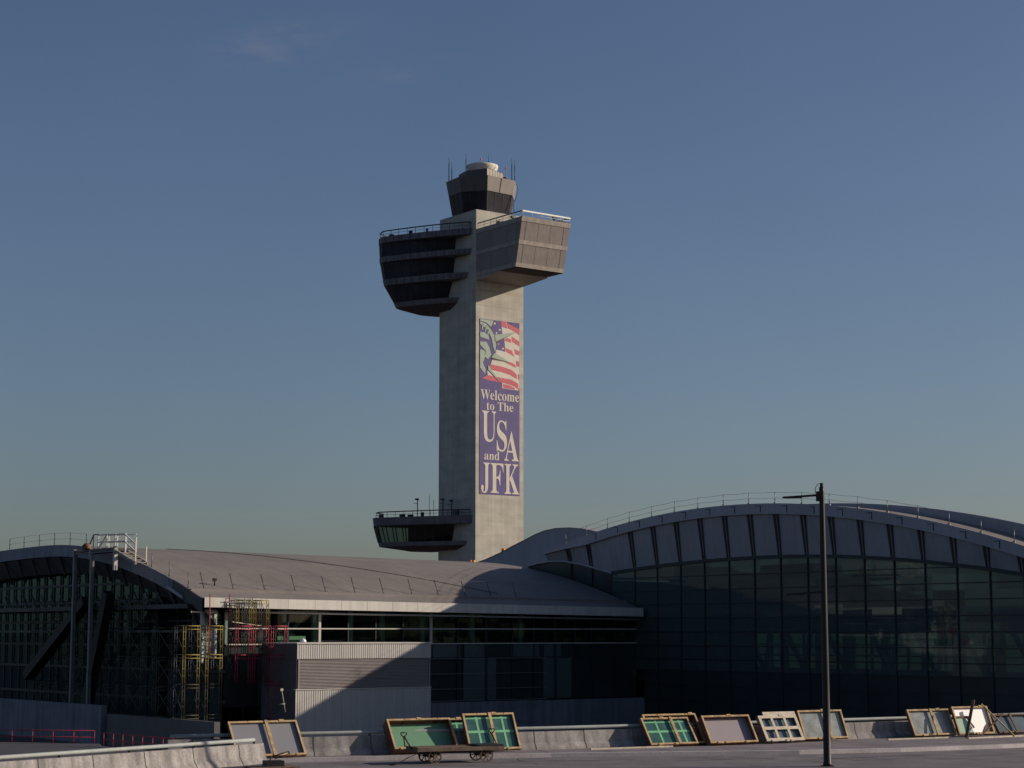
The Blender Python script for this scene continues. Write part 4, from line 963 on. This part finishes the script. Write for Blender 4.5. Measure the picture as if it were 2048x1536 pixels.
# ================================================================== LIGHT, SKY, CAMERA
s_loc = Vector((.818, -.45, .341)).normalized()                 # towards the sun, in the buildings' own axes
c, s = math.cos(ANG), math.sin(ANG)
sun_dir = Vector((s_loc.x*c - s_loc.y*s, s_loc.x*s + s_loc.y*c, s_loc.z))
elev = math.asin(sun_dir.z); azim = math.atan2(sun_dir.x, sun_dir.y)
sl = bpy.data.lights.new('sun', 'SUN'); sl.energy = 5.0; sl.angle = R(.5); sl.color = (1., .86, .70)
so = bpy.data.objects.new('sun', sl); col.objects.link(so); so.rotation_euler = (-sun_dir).to_track_quat('-Z', 'Y').to_euler()
so.location = (100, -20, 120)
wd = bpy.data.worlds.new('World'); sc.world = wd; wd.use_nodes = True
t = wd.node_tree; bg = t.nodes['Background']; L = t.links.new
sky = N(t, 'ShaderNodeTexSky'); sky.sky_type = 'NISHITA'; sky.sun_disc = False; sky.sun_elevation = elev; sky.sun_rotation = azim
sky.air_density = 1.0; sky.dust_density = 1.25; sky.ozone_density = 1.7; sky.altitude = 0
hs = N(t, 'ShaderNodeMix', data_type='RGBA', blend_type='MULTIPLY'); hs.inputs[0].default_value = 1; hs.inputs[7].default_value = (.955, 1.015, 1.205, 1)   # film white balance
L(sky.outputs[0], hs.inputs[6])
tc = N(t, 'ShaderNodeTexCoord')                                  # a faint wisp of high cloud
mp = N(t, 'ShaderNodeMapping'); mp.inputs['Scale'].default_value = (60, 20, 190); mp.inputs['Rotation'].default_value = (0, .28, 0); L(tc.outputs['Generated'], mp.inputs['Vector'])
n1 = N(t, 'ShaderNodeTexNoise', Scale=.8, Detail=8., Roughness=.62); L(mp.outputs[0], n1.inputs['Vector'])
def puff(d, sx, sz, amount):
    sb = N(t, 'ShaderNodeVectorMath', operation='SUBTRACT'); L(tc.outputs['Generated'], sb.inputs[0]); sb.inputs[1].default_value = Vector(d).normalized()
    ro = N(t, 'ShaderNodeMapping'); ro.inputs['Rotation'].default_value = (0, .22, 0); L(sb.outputs[0], ro.inputs['Vector'])
    ml = N(t, 'ShaderNodeVectorMath', operation='MULTIPLY'); L(ro.outputs[0], ml.inputs[0]); ml.inputs[1].default_value = (1/sx, 0, 1/sz)
    ln = N(t, 'ShaderNodeVectorMath', operation='LENGTH'); L(ml.outputs[0], ln.inputs[0])
    fo = N(t, 'ShaderNodeMapRange', interpolation_type='SMOOTHSTEP'); L(ln.outputs['Value'], fo.inputs['Value'])
    fo.inputs['From Min'].default_value = 0; fo.inputs['From Max'].default_value = 1; fo.inputs['To Min'].default_value = amount; fo.inputs['To Max'].default_value = 0
    mu = N(t, 'ShaderNodeMath', operation='MULTIPLY'); L(fo.outputs[0], mu.inputs[0])
    nr = N(t, 'ShaderNodeMapRange'); nr.inputs['From Min'].default_value = .35; nr.inputs['From Max'].default_value = .75; L(n1.outputs['Fac'], nr.inputs['Value']); L(nr.outputs[0], mu.inputs[1]); return mu.outputs[0]
pa = puff((-.122,.946,.30), .055, .016, .22); pb = puff((-.06,.95,.285), .06, .010, .10)
ad = N(t, 'ShaderNodeMath', operation='ADD'); L(pa, ad.inputs[0]); L(pb, ad.inputs[1])
bn = N(t, 'ShaderNodeTexNoise', Scale=5., Detail=3.); L(tc.outputs['Generated'], bn.inputs['Vector'])      # very soft unevenness of the haze
br_ = N(t, 'ShaderNodeMapRange'); br_.inputs['From Min'].default_value = .3; br_.inputs['From Max'].default_value = .7; br_.inputs['To Min'].default_value = .965; br_.inputs['To Max'].default_value = 1.035; L(bn.outputs['Fac'], br_.inputs['Value'])
hz = N(t, 'ShaderNodeMix', data_type='RGBA', blend_type='MULTIPLY'); hz.inputs[0].default_value = 1; L(hs.outputs[2], hz.inputs[6]); L(br_.outputs[0], hz.inputs[7])
mx = N(t, 'ShaderNodeMix', data_type='RGBA'); L(ad.outputs[0], mx.inputs[0]); L(hz.outputs[2], mx.inputs[6]); mx.inputs[7].default_value = (5.0,4.7,4.9,1)
L(mx.outputs[2], bg.inputs['Color']); bg.inputs['Strength'].default_value = .057

cam = bpy.data.cameras.new('camera'); co = bpy.data.objects.new('camera', cam); col.objects.link(co)
co.location = (0, 0, 4.6); pitch = math.atan((1265-768)/3800)
co.rotation_euler = (math.pi/2 + pitch, 0, 0); cam.sensor_width = 36; cam.lens = 36*3800/2048; cam.clip_start = .5; cam.clip_end = 12000
sc.camera = co
sc.view_settings.view_transform = 'Standard'; sc.view_settings.look = 'None'; sc.view_settings.exposure = 0; sc.view_settings.gamma = 1
sc.cycles.use_denoising = True
sc.cycles.max_bounces = 8; sc.cycles.transparent_max_bounces = 12
